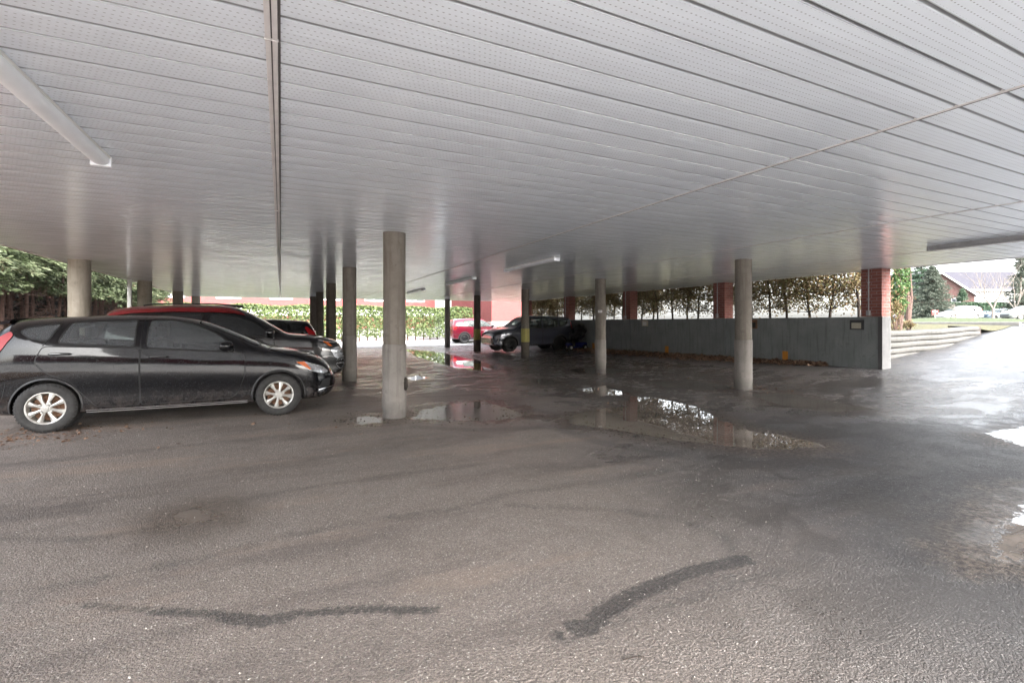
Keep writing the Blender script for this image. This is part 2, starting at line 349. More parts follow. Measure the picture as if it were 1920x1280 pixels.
class B:
    """collects shapes, becomes ONE mesh"""
    def __init__(s): s.v = []; s.f = []
    def add(s, v, f):
        k = len(s.v); s.v += [tuple(p) for p in v]; s.f += [tuple(i+k for i in q) for q in f]; return s
    def box(s, x0, x1, y0, y1, z0, z1, bev=0):
        if bev <= 0:
            return s.add([(x0, y0, z0), (x1, y0, z0), (x1, y1, z0), (x0, y1, z0), (x0, y0, z1), (x1, y0, z1), (x1, y1, z1), (x0, y1, z1)],
                         [(0, 3, 2, 1), (4, 5, 6, 7), (0, 1, 5, 4), (1, 2, 6, 5), (2, 3, 7, 6), (3, 0, 4, 7)])
        bm = bmesh.new(); bmesh.ops.create_cube(bm, size=1)
        for v in bm.verts: v.co = Vector(((x0+x1)/2+v.co.x*(x1-x0), (y0+y1)/2+v.co.y*(y1-y0), (z0+z1)/2+v.co.z*(z1-z0)))
        bmesh.ops.bevel(bm, geom=bm.edges[:], offset=bev, segments=2, affect='EDGES', profile=.6)
        bm.verts.index_update()
        s.add([v.co[:] for v in bm.verts], [[v.index for v in f.verts] for f in bm.faces]); bm.free(); return s
    def lathe(s, prof, n=32, c=(0, 0, 0), axis='z', cap=True):
        v = []; f = []
        for r, h in prof:
            for i in range(n):
                a = 2*math.pi*i/n; q = (r*math.cos(a), r*math.sin(a), h)
                if axis == 'y': q = (q[0], q[2], q[1])
                if axis == 'x': q = (q[2], q[0], q[1])
                v.append((q[0]+c[0], q[1]+c[1], q[2]+c[2]))
        for j in range(len(prof)-1):
            for i in range(n):
                a, b2 = j*n+i, j*n+(i+1) % n; f.append((a, b2, b2+n, a+n))
        if cap: f.append(tuple(range(n-1, -1, -1))); f.append(tuple(range((len(prof)-1)*n, len(prof)*n)))
        return s.add(v, f)
    def tube(s, pts, rad, n=8):
        pts = [Vector(p) for p in pts]; rr = rad if isinstance(rad, (list, tuple)) else [rad]*len(pts)
        v = []; f = []
        for i, p in enumerate(pts):
            d = (pts[min(i+1, len(pts)-1)]-pts[max(i-1, 0)]).normalized()
            a = d.orthogonal().normalized() if abs(d.z) < .9 else Vector((1, 0, 0)).cross(d).normalized()
            if i and a.dot(pa) < 0: a = -a
            pa = a; b2 = d.cross(a)
            for k in range(n):
                t = 2*math.pi*k/n; v.append(p+(a*math.cos(t)+b2*math.sin(t))*rr[i])
        for j in range(len(pts)-1):
            for i in range(n):
                q, w = j*n+i, j*n+(i+1) % n; f.append((q, w, w+n, q+n))
        f.append(tuple(range(n-1, -1, -1))); f.append(tuple(range((len(pts)-1)*n, len(pts)*n)))
        return s.add(v, f)
    def build(s, name, m, parent=None, smooth=False, recalc=True):
        me = bpy.data.meshes.new(name); me.from_pydata(s.v, [], s.f)
        if recalc:
            bm = bmesh.new(); bm.from_mesh(me); bmesh.ops.recalc_face_normals(bm, faces=bm.faces[:]); bm.to_mesh(me); bm.free()
        o = link(name, me, m, parent)
        if smooth: shade(me, 35)
        return o
def shade(me, ang=35):
    me.polygons.foreach_set('use_smooth', [True]*len(me.polygons)); me.set_sharp_from_angle(angle=R(ang))
def np_mesh(name, V, F, m, parent=None, tint=None, smooth=False):
    me = bpy.data.meshes.new(name); nv = len(V); nf, k = F.shape
    me.vertices.add(nv); me.vertices.foreach_set('co', np.ascontiguousarray(V, dtype=np.float32).ravel())
    me.loops.add(nf*k); me.loops.foreach_set('vertex_index', F.astype(np.int32).ravel())
    me.polygons.add(nf); me.polygons.foreach_set('loop_start', np.arange(0, nf*k, k, dtype=np.int32))
    me.update(calc_edges=True)
    if tint is not None:
        a = me.attributes.new('tint', 'FLOAT', 'POINT'); a.data.foreach_set('value', tint.astype(np.float32))
    return link(name, me, m, parent, smooth)
def leaves(name, C, size, m, parent=None, D=None, aspect=2.2, flat=0, jit=.8, tint=None, seed=0):
    """C: (n,3) centres; each becomes a small bent leaf of 4 corners"""
    r = np.random.default_rng(seed); n = len(C)
    d = r.normal(size=(n, 3))*jit
    if D is not None: d = d+D
    if flat: d[:, 2] *= (1-flat)
    d /= np.linalg.norm(d, axis=1)[:, None]+1e-9
    u = r.normal(size=(n, 3))
    if flat: u[:, 2] *= (1-flat)
    u -= (u*d).sum(1)[:, None]*d; u /= np.linalg.norm(u, axis=1)[:, None]+1e-9
    s = size*r.uniform(.6, 1.4, n)[:, None]
    L = d*s*.5; W = u*s*.5/aspect
    V = np.stack([C-L, C+W*1.0, C+L, C-W], 1).reshape(-1, 3)
    F = np.arange(n*4).reshape(n, 4)
    t = tint if tint is not None else r.uniform(0, 1, n)
    return np_mesh(name, V, F, m, parent, tint=np.repeat(t, 4))

# ------------------------------------------------------------------ ground
def sm(x, a, b): t = np.clip((x-a)/(b-a), 0, 1); return t*t*(3-2*t)
def ramp(x): return np.interp(x, [-99, 8.6, 9.6, 13, 27, 36, 60, 400], [0, 0, .03, .28, 1.2, 1.26, 1.62, 1.7])
def wally(x): return 6.95+.13*(x-13)+.10*np.sin((x-13)*.9)
def gz(x, y):
    x = np.asarray(x, float); y = np.asarray(y, float)
    under = sm(x, 9.0, 12.7)*np.interp(y, [7, 21, 27], [.25, .07, 0])
    r = ramp(x)
    k = sm(y, 5.6, 7.4)*(x < 13.0)
    back = sm(y, 26, 31)
    return np.where(x < 13.0, r*(1-k)+under*k, r)*(1-back*(x < 30))
def seg_sdf(P, poly, closed=True):
    """distance to polyline; for closed polygons positive inside"""
    d = np.full(len(P), 1e9); n = len(poly); ins = np.zeros(len(P), bool)
    for i in range(n if closed else n-1):
        a = np.array(poly[i]); b = np.array(poly[(i+1) % n]); ab = b-a; ap = P-a
        t = np.clip((ap@ab)/(ab@ab+1e-12), 0, 1); d = np.minimum(d, np.linalg.norm(ap-t[:, None]*ab, axis=1))
        if closed:
            c = ((a[1] > P[:, 1]) != (b[1] > P[:, 1])) & (P[:, 0] < (b[0]-a[0])*(P[:, 1]-a[1])/(b[1]-a[1]+1e-12)+a[0])
            ins ^= c
    return np.where(ins, d, -d) if closed else d
def lines(*seg):
    out = []
    for a, b, st in seg: out += list(np.arange(a, b-1e-6, st))
    return np.array(out+[seg[-1][1]])
xs = lines((-30, -8, 1), (-8, -2.4, .1), (-2.4, 5.2, .03), (5.2, 9, .06), (9, 14, .1), (14, 28, .5), (28, 30, 1))
ys = lines((-14, -4, 1), (-4, -.5, .25), (-.5, 4.6, .035), (4.6, 13, .06), (13, 20, .14), (20, 36, .4), (36, 60, 2))
X, Y = np.meshgrid(xs, ys); P2 = np.stack([X.ravel(), Y.ravel()], 1)
Z = gz(P2[:, 0], P2[:, 1])
nx, ny = len(xs), len(ys)
idx = np.arange(nx*ny).reshape(ny, nx)
F = np.stack([idx[:-1, :-1], idx[:-1, 1:], idx[1:, 1:], idx[1:, :-1]], -1).reshape(-1, 4)
g_o = np_mesh('parking_ground', np.column_stack([P2, Z]), F, 'asphalt', smooth=True); g_o['kind'] = 'structure'
puddles = [
 [(782, 783), (800, 769), (858, 757), (902, 753), (950, 767), (980, 780), (930, 786), (850, 788)],
 [(1066, 783), (1120, 768), (1176, 762), (1186, 743), (1240, 747), (1300, 763), (1345, 788), (1400, 808), (1470, 818), (1530, 832), (1480, 840), (1415, 838), (1330, 830), (1250, 820), (1150, 802), (1090, 796)],
 [(762, 655), (820, 660), (900, 678), (935, 690), (905, 694), (860, 690), (820, 679), (780, 667)],
 [(764, 708), (785, 704), (802, 708), (775, 713)],
 [(1060, 692), (1120, 688), (1186, 694), (1150, 700), (1085, 700)],
 [(995, 713), (1020, 710), (1052, 717), (1030, 722), (1000, 720)],
 [(1085, 730), (1140, 722), (1190, 738), (1130, 742)],
 [(1215, 716), (1290, 712), (1400, 726), (1330, 732), (1250, 726)],
 [(1400, 738), (1470, 736), (1560, 752), (1650, 768), (1560, 772), (1460, 760)],
 [(1560, 730), (1680, 700), (1860, 690), (1900, 720), (1840, 780), (1740, 800), (1650, 776)],
 [(1850, 812), (1930, 800), (1990, 830), (1920, 836)],
 [(1840, 1050), (1870, 985), (1940, 920), (2000, 960), (1930, 1060)],
 [(332, 962), (372, 950), (397, 962), (380, 980), (340, 984)],
 [(665, 868), (700, 840), (730, 850), (712, 890), (680, 900)],
 [(640, 790), (680, 778), (720, 782), (722, 792), (680, 796)],
 [(-60, 990), (-20, 966), (60, 972), (80, 985), (20, 992)],
]
depth = [.05, .05, .05, 0, 0, 0, 0, -.02, -.04, -9, 0, -.04, -.02, -9, -.03, -9]
pud = np.full(len(P2), -9.)
for pl, off in zip(puddles, depth): pud = np.maximum(pud, seg_sdf(P2, pgs(pl))+off)
pud = np.clip(pud, -.8, .5)
she = np.full(len(P2), -9.)
for pl in (puddles[9], puddles[8], puddles[11], puddles[10], [(1500, 720), (1700, 690), (1950, 640), (2000, 700), (1900, 800), (1600, 790)], [(1180, 700), (1500, 715), (1640, 760), (1400, 745), (1200, 730)]):
    she = np.maximum(she, seg_sdf(P2, pgs(pl)))
she = np.clip(she, -1.2, .4)
tar = np.full(len(P2), -9.)
for pl, w in [([(160, 1134), (280, 1143), (300, 1143)], .018), ([(296, 1146), (400, 1150), (470, 1165), (500, 1166), (560, 1150), (700, 1141), (815, 1144)], .028),
              ([(435, 1158), (490, 1164), (530, 1158)], .045), ([(1040, 1194), (1050, 1190)], .022), ([(1075, 1175), (1090, 1180), (1110, 1172)], .045), ([(1120, 1155), (1180, 1118), (1260, 1085)], .05), ([(1240, 1092), (1300, 1070), (1395, 1048)], .05)]:
    tar = np.maximum(tar, w-seg_sdf(P2, pgs(pl), False))
crk = np.full(len(P2), -9.)
for pl, w in [([(-100, 1120), (60, 1105), (190, 1083), (400, 1040), (520, 1008), (700, 975), (850, 955), (960, 925), (1100, 905), (1250, 880)], .03),
              ([(960, 946), (1150, 955), (1280, 975), (1350, 1000), (1395, 1050)], .03), ([(0, 1008), (160, 1012), (330, 985), (480, 930), (700, 895), (900, 870)], .03),
              ([(1640, 1020), (1720, 1050), (1800, 1065), (1860, 1010), (1930, 930), (2000, 880)], .07), ([(1460, 860), (1600, 870), (1740, 885), (1900, 905)], .05),
              ([(780, 800), (900, 806), (1040, 800), (1130, 830), (1250, 850)], .10), ([(640, 720), (760, 745), (900, 740), (990, 765), (1060, 780)], .09), ([(1060, 1200), (1400, 1085), (1540, 1050)], .03),
              ([(1700, 820), (1790, 850), (1900, 850)], .12)]:
    crk = np.maximum(crk, w-seg_sdf(P2, pgs(pl), False))
Xc = P2[:, 0]*CT-P2[:, 1]*ST; Zc = P2[:, 0]*ST+P2[:, 1]*CT
wet = .30+.60*sm(Xc, -.2, 2.6)+.25*sm(pud, -.8, 0)+.35*sm(Zc, 6.5, 11)-.25*sm(-Xc, 0, 4)*(Zc < 7)
drive = np.maximum(.85*sm(Xc, .5, 2.8)*(1-sm(Zc, 5.5, 9)), sm(P2[:, 0], 10.5, 13))
wet = np.clip(wet, 0, 1); mud = np.clip(1.15-sm(Xc, .0, 2.4)-.35*sm(Zc, 6, 11), 0, 1)
for nm, arr in (('puddle', pud), ('tar', np.clip(tar, -.5, .5)), ('crack', np.clip(crk, -.5, .5)), ('wet', wet), ('mud', mud), ('drive', drive), ('sheen', she)):
    a = g_o.data.attributes.new(nm, 'FLOAT', 'POINT'); a.data.foreach_set('value', arr.astype(np.float32))

def sheet(name, xs, ys, zf, m, off=0):
    X, Y = np.meshgrid(xs, ys); P = np.stack([X.ravel(), Y.ravel()], 1); z = zf(P[:, 0], P[:, 1])+off
    nx, ny = len(xs), len(ys); i = np.arange(nx*ny).reshape(ny, nx)
    F = np.stack([i[:-1, :-1], i[:-1, 1:], i[1:, 1:], i[1:, :-1]], -1).reshape(-1, 4)
    o = np_mesh(name, np.column_stack([P, z]), F, m, smooth=True); o['kind'] = 'structure'; return o
# broad terrain reaching the horizon
sheet('bounce_apron', lines((-30, 12.5, 2)), lines((-14, -1.2, .8)), lambda x, y: gz(x, y), 'bounce_ground', .006)  # added unseen pale ground behind the camera, bounces light onto the ceiling
sheet('ground', lines((-900, -30, 290), (-30, 30, 5), (30, 120, 6), (120, 900, 130)), lines((-900, -20, 220), (-20, 70, 6), (70, 900, 166)),
      lambda x, y: np.where(x < 12.5, -.05, ramp(x)-.06), 'yard')
# paved yard behind the canopy (bright in the photograph)
sheet('yard_paving', lines((-28, 30, 2)), lines((27.2, 35.6, .7)), lambda x, y: gz(x, y), 'pale_yard', .006)
# raised lawn behind the parapet, retaining wall in front
def lawnz(x, y): return np.maximum(1.06+.013*(x-13), ramp(x)+.03)+.05*np.sin(x*1.3+y*.7)*.5
lx = lines((13.0, 29, .5)); tt = np.linspace(0, 1, 28)
LX = np.repeat(lx[None], len(tt), 0); LY = wally(LX)+.10+tt[:, None]**1.5*(33.5-wally(LX))
LZ = lawnz(LX, LY); q_ = sm(LY-wally(LX), .1, 2.2); k_ = sm(LX, 22.5, 24.5); LZ = LZ*(1-k_)+k_*(q_*LZ+(1-q_)*(ramp(LX)+.02)); i = np.arange(LX.size).reshape(LX.shape)
F = np.stack([i[:-1, :-1], i[:-1, 1:], i[1:, 1:], i[1:, :-1]], -1).reshape(-1, 4)
o = np_mesh('lawn', np.column_stack([LX.ravel(), LY.ravel(), LZ.ravel()]), F, 'grass', smooth=True); o['kind'] = 'structure'
sheet('street', lines((29, 38.0, 1.5)), lines((-60, 90, 5)), lambda x, y: ramp(x), 'street', .02)
b = B().box(28.8, 29.0, 9.2, 90, 1.0, 1.37, .02); o = b.build('kerb', 'kerb'); o['kind'] = 'structure'
b = B().box(38.0, 38.2, -60, 90, 1.0, 1.40, .02); o = b.build('far_kerb', 'kerb'); o['kind'] = 'structure'
b = B().box(38.2, 39.8, -60, 90, 1.0, 1.385); o = b.build('pavement', 'kerb'); o['kind'] = 'structure'
def mound(x, y):
    px, py = at(1790, 36); d = ((x-px)/3.5)**2+((y-py)/4.5)**2
    return 1.37+.40*np.exp(-d)+.02*np.sin(y)
sheet('far_lawn', lines((39.8, 54, .6)), lines((-40, 60, 1)), mound, 'grass_far')
sheet('far_parking_lot', lines((54, 130, 4)), lines((-40, 110, 5)), lambda x, y: ramp(x), 'street', .02)
sheet('soil', lines((-16, -4.5, .5)), lines((0, 34, 1)), lambda x, y: .03+.03*np.sin(x*2+y), 'soil')
# strip where dead leaves gather
# ------------------------------------------------------------------ ceiling
XL, XR, YF = -4.12, 13.08, -3.4
def yback(x): return 28.3+(25.9-28.3)*(x-XL)/(XR-XL)
YP = .2037
def ceil():
    V = []; Fc = []
    j0 = int(math.floor(YF/YP)); j1 = int(28.3/YP)
    secs = [XL, -.065, -.015, 3.60, 3.635, 7.085, 7.105, 10.50, 10.52, XR]
    for j in range(j0, j1):
        y = j*YP; deep = .016 if j % 2 == 0 else .007; w = .010 if j % 2 == 0 else .013
        lip = 0
        prof = [(y, deep), (y+w*.5, deep*.6), (y+w, 0), (y+YP*.5, -.0015), (y+YP-w-.004, 0+.0), (y+YP-w*.6, -lip)]
        nxt = .016 if (j+1) % 2 == 0 else .007
        prof += [(y+YP-w*.3, nxt*.6), (y+YP, nxt)]
        xr = XR if y < 25.9 else XL+(28.3-y)/(28.3-25.9)*(XR-XL)
        xl = [XL, min(3.6, xr), max(xr, XL+.01)]
        xl = sorted(set([XL, *[q for q in (3.6, 8.0) if q < xr], xr]))
        k = len(V)
        for x in xl:
            for (yy, dz) in prof: V.append((x, yy, CEIL+dz))
        n = len(prof)
        for a in range(len(xl)-1):
            for q in range(n-1): Fc.append((k+a*n+q, k+a*n+q+1, k+(a+1)*n+q+1, k+(a+1)*n+q))
    me = bpy.data.meshes.new('ceiling'); me.from_pydata(V, [], Fc); o = link('ceiling', me, 'soffit'); o['kind'] = 'structure'
    return o
ceiling = ceil()
# slab of the building carried by the columns
b = B(); pts = [(XL, YF), (XR, YF), (XR, 25.9), (XL, 28.3)]
def prism(b, pts, z0, z1):
    n = len(pts); b.add([(x, y, z0) for x, y in pts]+[(x, y, z1) for x, y in pts], [tuple(range(n-1, -1, -1)), tuple(range(n, 2*n))]+[(i, (i+1) % n, (i+1) % n+n, i+n) for i in range(n)]); return b
prism(b, [(XL+.01, YF), (XR-.01, YF), (XR-.01, 25.85), (XL+.01, 28.25)], CEIL+.025, CEIL+.40)
o = b.build('building_slab', 'white_wall'); tag(o, 'building underside slab resting on the round columns above the parking area', 'building')
# edge fascias (J channel) along sides
b = B().box(XR, XR+.05, YF, 25.9, CEIL-.012, CEIL+.42); o = b.build('edge_fascia', 'trim'); tag(o, 'white metal edge strip of the ceiling above the brick pillars', 'trim')
b = B().box(XL-.05, XL, YF, 28.3, CEIL-.012, CEIL+.42); o = b.build('edge_fascia', 'trim'); tag(o, 'white metal edge strip of the ceiling on the cedar side', 'trim')
# trims (joint strips across the boards)
b = B().box(-.065, -.042, YF, 28.0, CEIL-.014, CEIL+.012, .002).box(-.036, -.014, YF, 28.0, CEIL-.014, CEIL+.012, .002)
for yy in (2.42, 6.1, 9.8, 13.5): b.box(-.068, -.011, yy, yy+.004, CEIL-.016, CEIL)
o = b.build('joint_strip', 'trim', ceiling)
b = B().box(-.042, -.036, YF, 28.0, CEIL-.006, CEIL+.012).box(-.0138, -.002, YF, 28.0, CEIL-.004, CEIL+.012); o = b.build('joint_gap', 'trim_dark', ceiling)
for xx in (3.63, 7.09, 10.51):
    B().box(xx-.016, xx+.002, YF, 26.5, CEIL-.006, CEIL+.010, .002).build('joint_strip', 'trim', ceiling)
    B().box(xx+.0022, xx+.020, YF, 26.5, CEIL-.004, CEIL+.010).build('joint_gap', 'trim_dark', ceiling)
# ------------------------------------------------------------------ lamps on the ceiling
def lamp(x, y0, y1, label, w=.13, metal='lampbody'):
    t = thing('ceiling_light', label, 'light fixture', (x, (y0+y1)/2, CEIL), 0, 'tube lights under the ceiling')
    L = (y1-y0)/2
    b = B().box(-w/2, w/2, -L, L, -.022, -.002, .004); b.build('housing', 'lampbacklit' if metal != 'lampbody' else 'white', t)
    d = B(); n = 10; v = []; 
    for yy in (-L+.03, L-.03):
        for k in range(n+1):
            a = math.pi*k/n; v.append((-w*.46*math.cos(a), yy, -.022-.055*math.sin(a)**.6))
    d.add(v, [(k, k+1, k+n+2, k+n+1) for k in range(n)]+[tuple(range(n, -1, -1)), tuple(range(n+1, 2*n+2))])
    d.build('diffuser', metal, t, smooth=True)
    for s in (-1, 1): B().box(-w*.52, w*.52, s*L-.03 if s > 0 else -L, L if s > 0 else -L+.03, -.082, -.003, .006).build('end_cap', 'lampbody' if metal == 'lampbody' else 'lampbacklit', t)
lamp(-1.25, 2.28, 4.72, 'long white tube light overhead at the left, nearest to the viewer', .125)
lamp(4.85, 8.05, 10.4, 'white tube light hanging from the ceiling right of the tall middle column')
lamp(4.85, 12.5, 14.9, 'smaller looking tube light, second in the line beyond the middle column')
lamp(4.8, 17.6, 19.9, 'farthest and smallest tube light, above the drive to the clipped hedge')
lamp(9.85, 1.75, 4.25, 'dark backlit tube light by the right edge above the retaining wall', .14, 'lampbacklit')
# ------------------------------------------------------------------ columns
def column(x, y, label, r=.158, yel=None, dark=False, sleeve=1.04, up='col_up', low='col_low', chip=False, plate=False):
    z0 = float(gz(x, y))-.03
    t = thing('concrete_column', label, 'column', (x, y, 0), 0, 'round concrete columns carrying the ceiling')
    n = 48; prof = []
    H = CEIL+.01
    zz = np.linspace(sleeve, H, 14)
    for z in zz: prof.append((r*(.965+.006*math.sin(z*5+x)), z))
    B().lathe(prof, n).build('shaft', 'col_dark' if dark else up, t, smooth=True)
    prof = [(r*1.01, z0)]
    for z in np.linspace(z0+.01, .13, 3): prof.append((r*(1.0+.01*random.random()), z))
    prof += [(r*1.03, .135), (r*1.03, .145)]
    for z in np.linspace(.15, sleeve-.002, 9): prof.append((r*(1.03+.008*math.sin(z*7+y)), z))
    prof += [(r*1.03, sleeve), (r*.97, sleeve+.004)]
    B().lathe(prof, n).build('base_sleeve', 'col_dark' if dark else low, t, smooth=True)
    if yel: B().lathe([(r*1.045, yel[0]), (r*1.05, yel[0]+.01), (r*1.05, yel[1]-.01), (r*1.045, yel[1])], n).build('yellow_band', 'col_yel', t, smooth=True)
    if chip:
        bm = bmesh.new(); bmesh.ops.create_icosphere(bm, subdivisions=3, radius=1)
        for v in bm.verts:
            q = v.co*(1+.5*math.sin(v.co.x*7+v.co.z*9)*.4+random.uniform(-.15, .15)); v.co = Vector((q.x*.03, q.y*.05, q.z*.09))
        me = bpy.data.meshes.new('chipped_patch'); bm.to_mesh(me); bm.free()
        o = link('chipped_patch', me, 'col_dark', t); o.location = (r*.80, -r*.66, .48); o.rotation_euler = (0, 0, .4)
    if plate:
        o = B().box(-.06, .06, -.006, .0, -.035, .035, .003).build('number_plate', 'white', t)
        a = math.atan2(-CT, -ST)-.25; o.location = (math.cos(a)*r*1.0, math.sin(a)*r*1.0, 1.68); o.rotation_euler = (0, 0, a+math.pi/2)
        q = B()
        for i, s in enumerate((-.035, -.01, .018)): q.box(s, s+.006, -.008, -.0055, -.02, .02); q.box(s+.006, s+.018, -.008, -.0055, .014, .02)
        q.build('plate_digits', 'black', o)
    return t
column(*pg(739.5, 781), 'tall round grey column nearest the viewer, standing beside the pale puddle', r=.163, chip=True)
column(1.44, 11.75, 'round column just off the nose of the black SUV', r=.160)
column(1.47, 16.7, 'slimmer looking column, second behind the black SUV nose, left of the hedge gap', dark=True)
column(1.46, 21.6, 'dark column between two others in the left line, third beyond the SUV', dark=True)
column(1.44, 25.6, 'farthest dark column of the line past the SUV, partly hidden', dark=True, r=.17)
column(8.50, 6.78, 'bare grey column in the right foreground in front of the grey parapet', r=.165, sleeve=1.0)
column(8.47, 11.6, 'grey column with a small white number plate standing at a dark puddle', r=.16, plate=True, sleeve=.85)
column(8.43, 16.35, 'column with a bright yellow band in front of the grey boxy car', r=.155, yel=(.62, 1.13), up='col_up', low='col_dark')
column(8.35, 21.15, 'dark column with a yellow band at the nose of the grey boxy car', r=.165, yel=(.55, 1.05), dark=True)
column(8.2, 25.2, 'thin grey column at the back edge left of the red car', r=.15)
column(-3.72, 12.7, 'pale column by the cedar row, largest on the left behind the hatchback', r=.19, up='col_pale', low='col_pale')
column(-3.80, 18.3, 'pale column by the cedar row with a white pipe beside it', r=.19, up='col_pale', low='col_pale')
column(-3.80, 23.6, 'pale column of the cedar row, above the red roof', r=.19, up='col_pale', low='col_pale')
column(-3.72, 27.6, 'farthest pale column of the cedar row at the ceiling corner', r=.19, up='col_pale', low='col_pale')
b = B().box(-.05, .05, -.04, .04, -.02, CEIL, .008); o = b.build('downpipe', 'white'); o.location = (-4.05, 17.75, 0); tag(o, 'white square downpipe beside a pale column of the cedar row', 'pipe')
# ------------------------------------------------------------------ parapet and brick pillars
PW0, PW1 = 12.70, 12.95
b = B().box(PW0, PW1, 6.46, 26.0, -.2, 1.49, .006)
pil_y = [6.42, 10.83, 15.4, 19.98, 24.5]
for y in pil_y[1:]: b.box(PW0-.04, PW1+.01, y-.06, y+.46, -.2, 1.487, .006)
o = b.build('parapet_wall', 'parapet'); tag(o, 'long low dark grey concrete parapet wall under the brick pillars', 'wall')
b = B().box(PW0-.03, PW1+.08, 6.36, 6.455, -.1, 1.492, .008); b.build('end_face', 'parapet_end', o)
labs = ['nearest brick pillar, widest, at the open end of the parapet', 'second brick pillar along the parapet with a conduit on its side', 'third brick pillar along the parapet, above the lone beige box', 'fourth brick pillar along the parapet, behind the boxy car', 'last brick pillar on the parapet at the far corner']
for i, y in enumerate(pil_y):
    t = thing('brick_pillar', 'red ' + labs[i], 'pillar', (0, 0, 0), 0, 'brick pillars standing on the parapet')
    B().box(PW0-.035, PW1+.085, y-.05, y+.40, 1.494, CEIL+.01, .004).build('brickwork', 'brick', t)
    if i in (0, 1, 2, 3):
        yc = y+.22
        c = B().tube([(PW0-.055, yc, 1.62), (PW0-.055, yc, CEIL)], .014, 10)
        for zz in (1.9, 2.3): c.box(PW0-.075, PW0-.036, yc-.022, yc+.022, zz, zz+.02)
        o = c.build('conduit', 'conduit', t, smooth=True)
        B().box(PW0-.09, PW0-.036, yc-.04, yc+.04, 1.52, 1.64, .005).build('junction_box', 'conduit', o)
# boxes and marks on the wall
def wallbox(px, z0, z1, w, label, m, inner=None, name='wall_box', cat='box'):
    k = (px-960)/900; x = PW0-.04
    y = x*(CT-ST*k)/(ST+CT*k)
    t = thing(name, label, cat, (PW0-.001, y, 0))
    d = .05 if inner or m == 'beige' else .03
    body = B().box(-d, 0, -w/2, w/2, z0, z1, .004).build('casing', m, t)
    if inner: B().box(-d-.004, -d+.001, -w*.36, w*.36, z0+(z1-z0)*.12, z1-(z1-z0)*.3, .001).build('cover', inner, t)
    return t
wallbox(1209, 1.22, 1.46, .30, 'pale beige outlet box high on the parapet between second and third pillars', 'beige', 'white')
wallbox(1413, 1.18, 1.44, .20, 'brown framed outlet box on the parapet just right of the bare column', 'rust', 'black')
wallbox(1606, 1.18, 1.42, .30, 'grey meter box with beige cover on the parapet by the nearest brick pillar', 'trimgrey', 'beige')
for px, lab in ((1473, 'orange marker board at the wall foot nearest the open end'), (1251, 'orange marker board at the wall foot left of the bare column'), (1113, 'orange marker board at the wall foot, farthest, left of the plated column')):
    k = (px-960)/900; y = PW0*(CT-ST*k)/(ST+CT*k); z = float(gz(12.6, y))
    o = B().box(-.03, 0, -.075, .075, 0, .33, .004).build('wall_marker', 'orange'); o.location = (PW0-.003, y, z); tag(o, lab, 'marker', 'orange markers on the parapet')
# ------------------------------------------------------------------ retaining wall of wavy courses
t = thing('retaining_wall', 'wavy stacked grey retaining wall with dark gaps beside the driveway', 'wall', (0, 0, 0))
NW = 60; wx = np.linspace(13.06, 23.6, NW)
for c in range(7):
    v = []; f = []; keep = []
    for x in wx:
        y = float(wally(x)); top = 1.09+.013*(x-13)-c*.155; bot = top-.143
        yo = y+c*-.016
        if x > 22.4: yo += (x-22.4)**2*.9
        h = .03*math.sin(x*3+c)*.2
        # rounded log like section
        sec = [(-.02, bot+.005), (-.045, bot+.03), (-.055, (top+bot)/2), (-.045, top-.03), (-.02, top-.002), (.05, top+.002), (.22, top)]
        keep.append(top > float(ramp(x))-.02)
        v += [(x, yo+a, zz+h) for a, zz in sec]
    n = 7
    for i in range(NW-1):
        if keep[i]:
            for q in range(n-1): f.append((i*n+q, (i+1)*n+q, (i+1)*n+q+1, i*n+q+1))
    if f:
        B().add(v, f).build('wall_course', 'rwall', t, smooth=True)
v = []; f = []
for i, x in enumerate(wx[:-4]):
    y = float(wally(x))+.035; v += [(x, y, .1), (x, y, 1.07+.013*(x-13))]
B().add(v, [(2*i, 2*i+2, 2*i+3, 2*i+1) for i in range(len(wx)-5)]).build('backing', 'bark_dk', t)
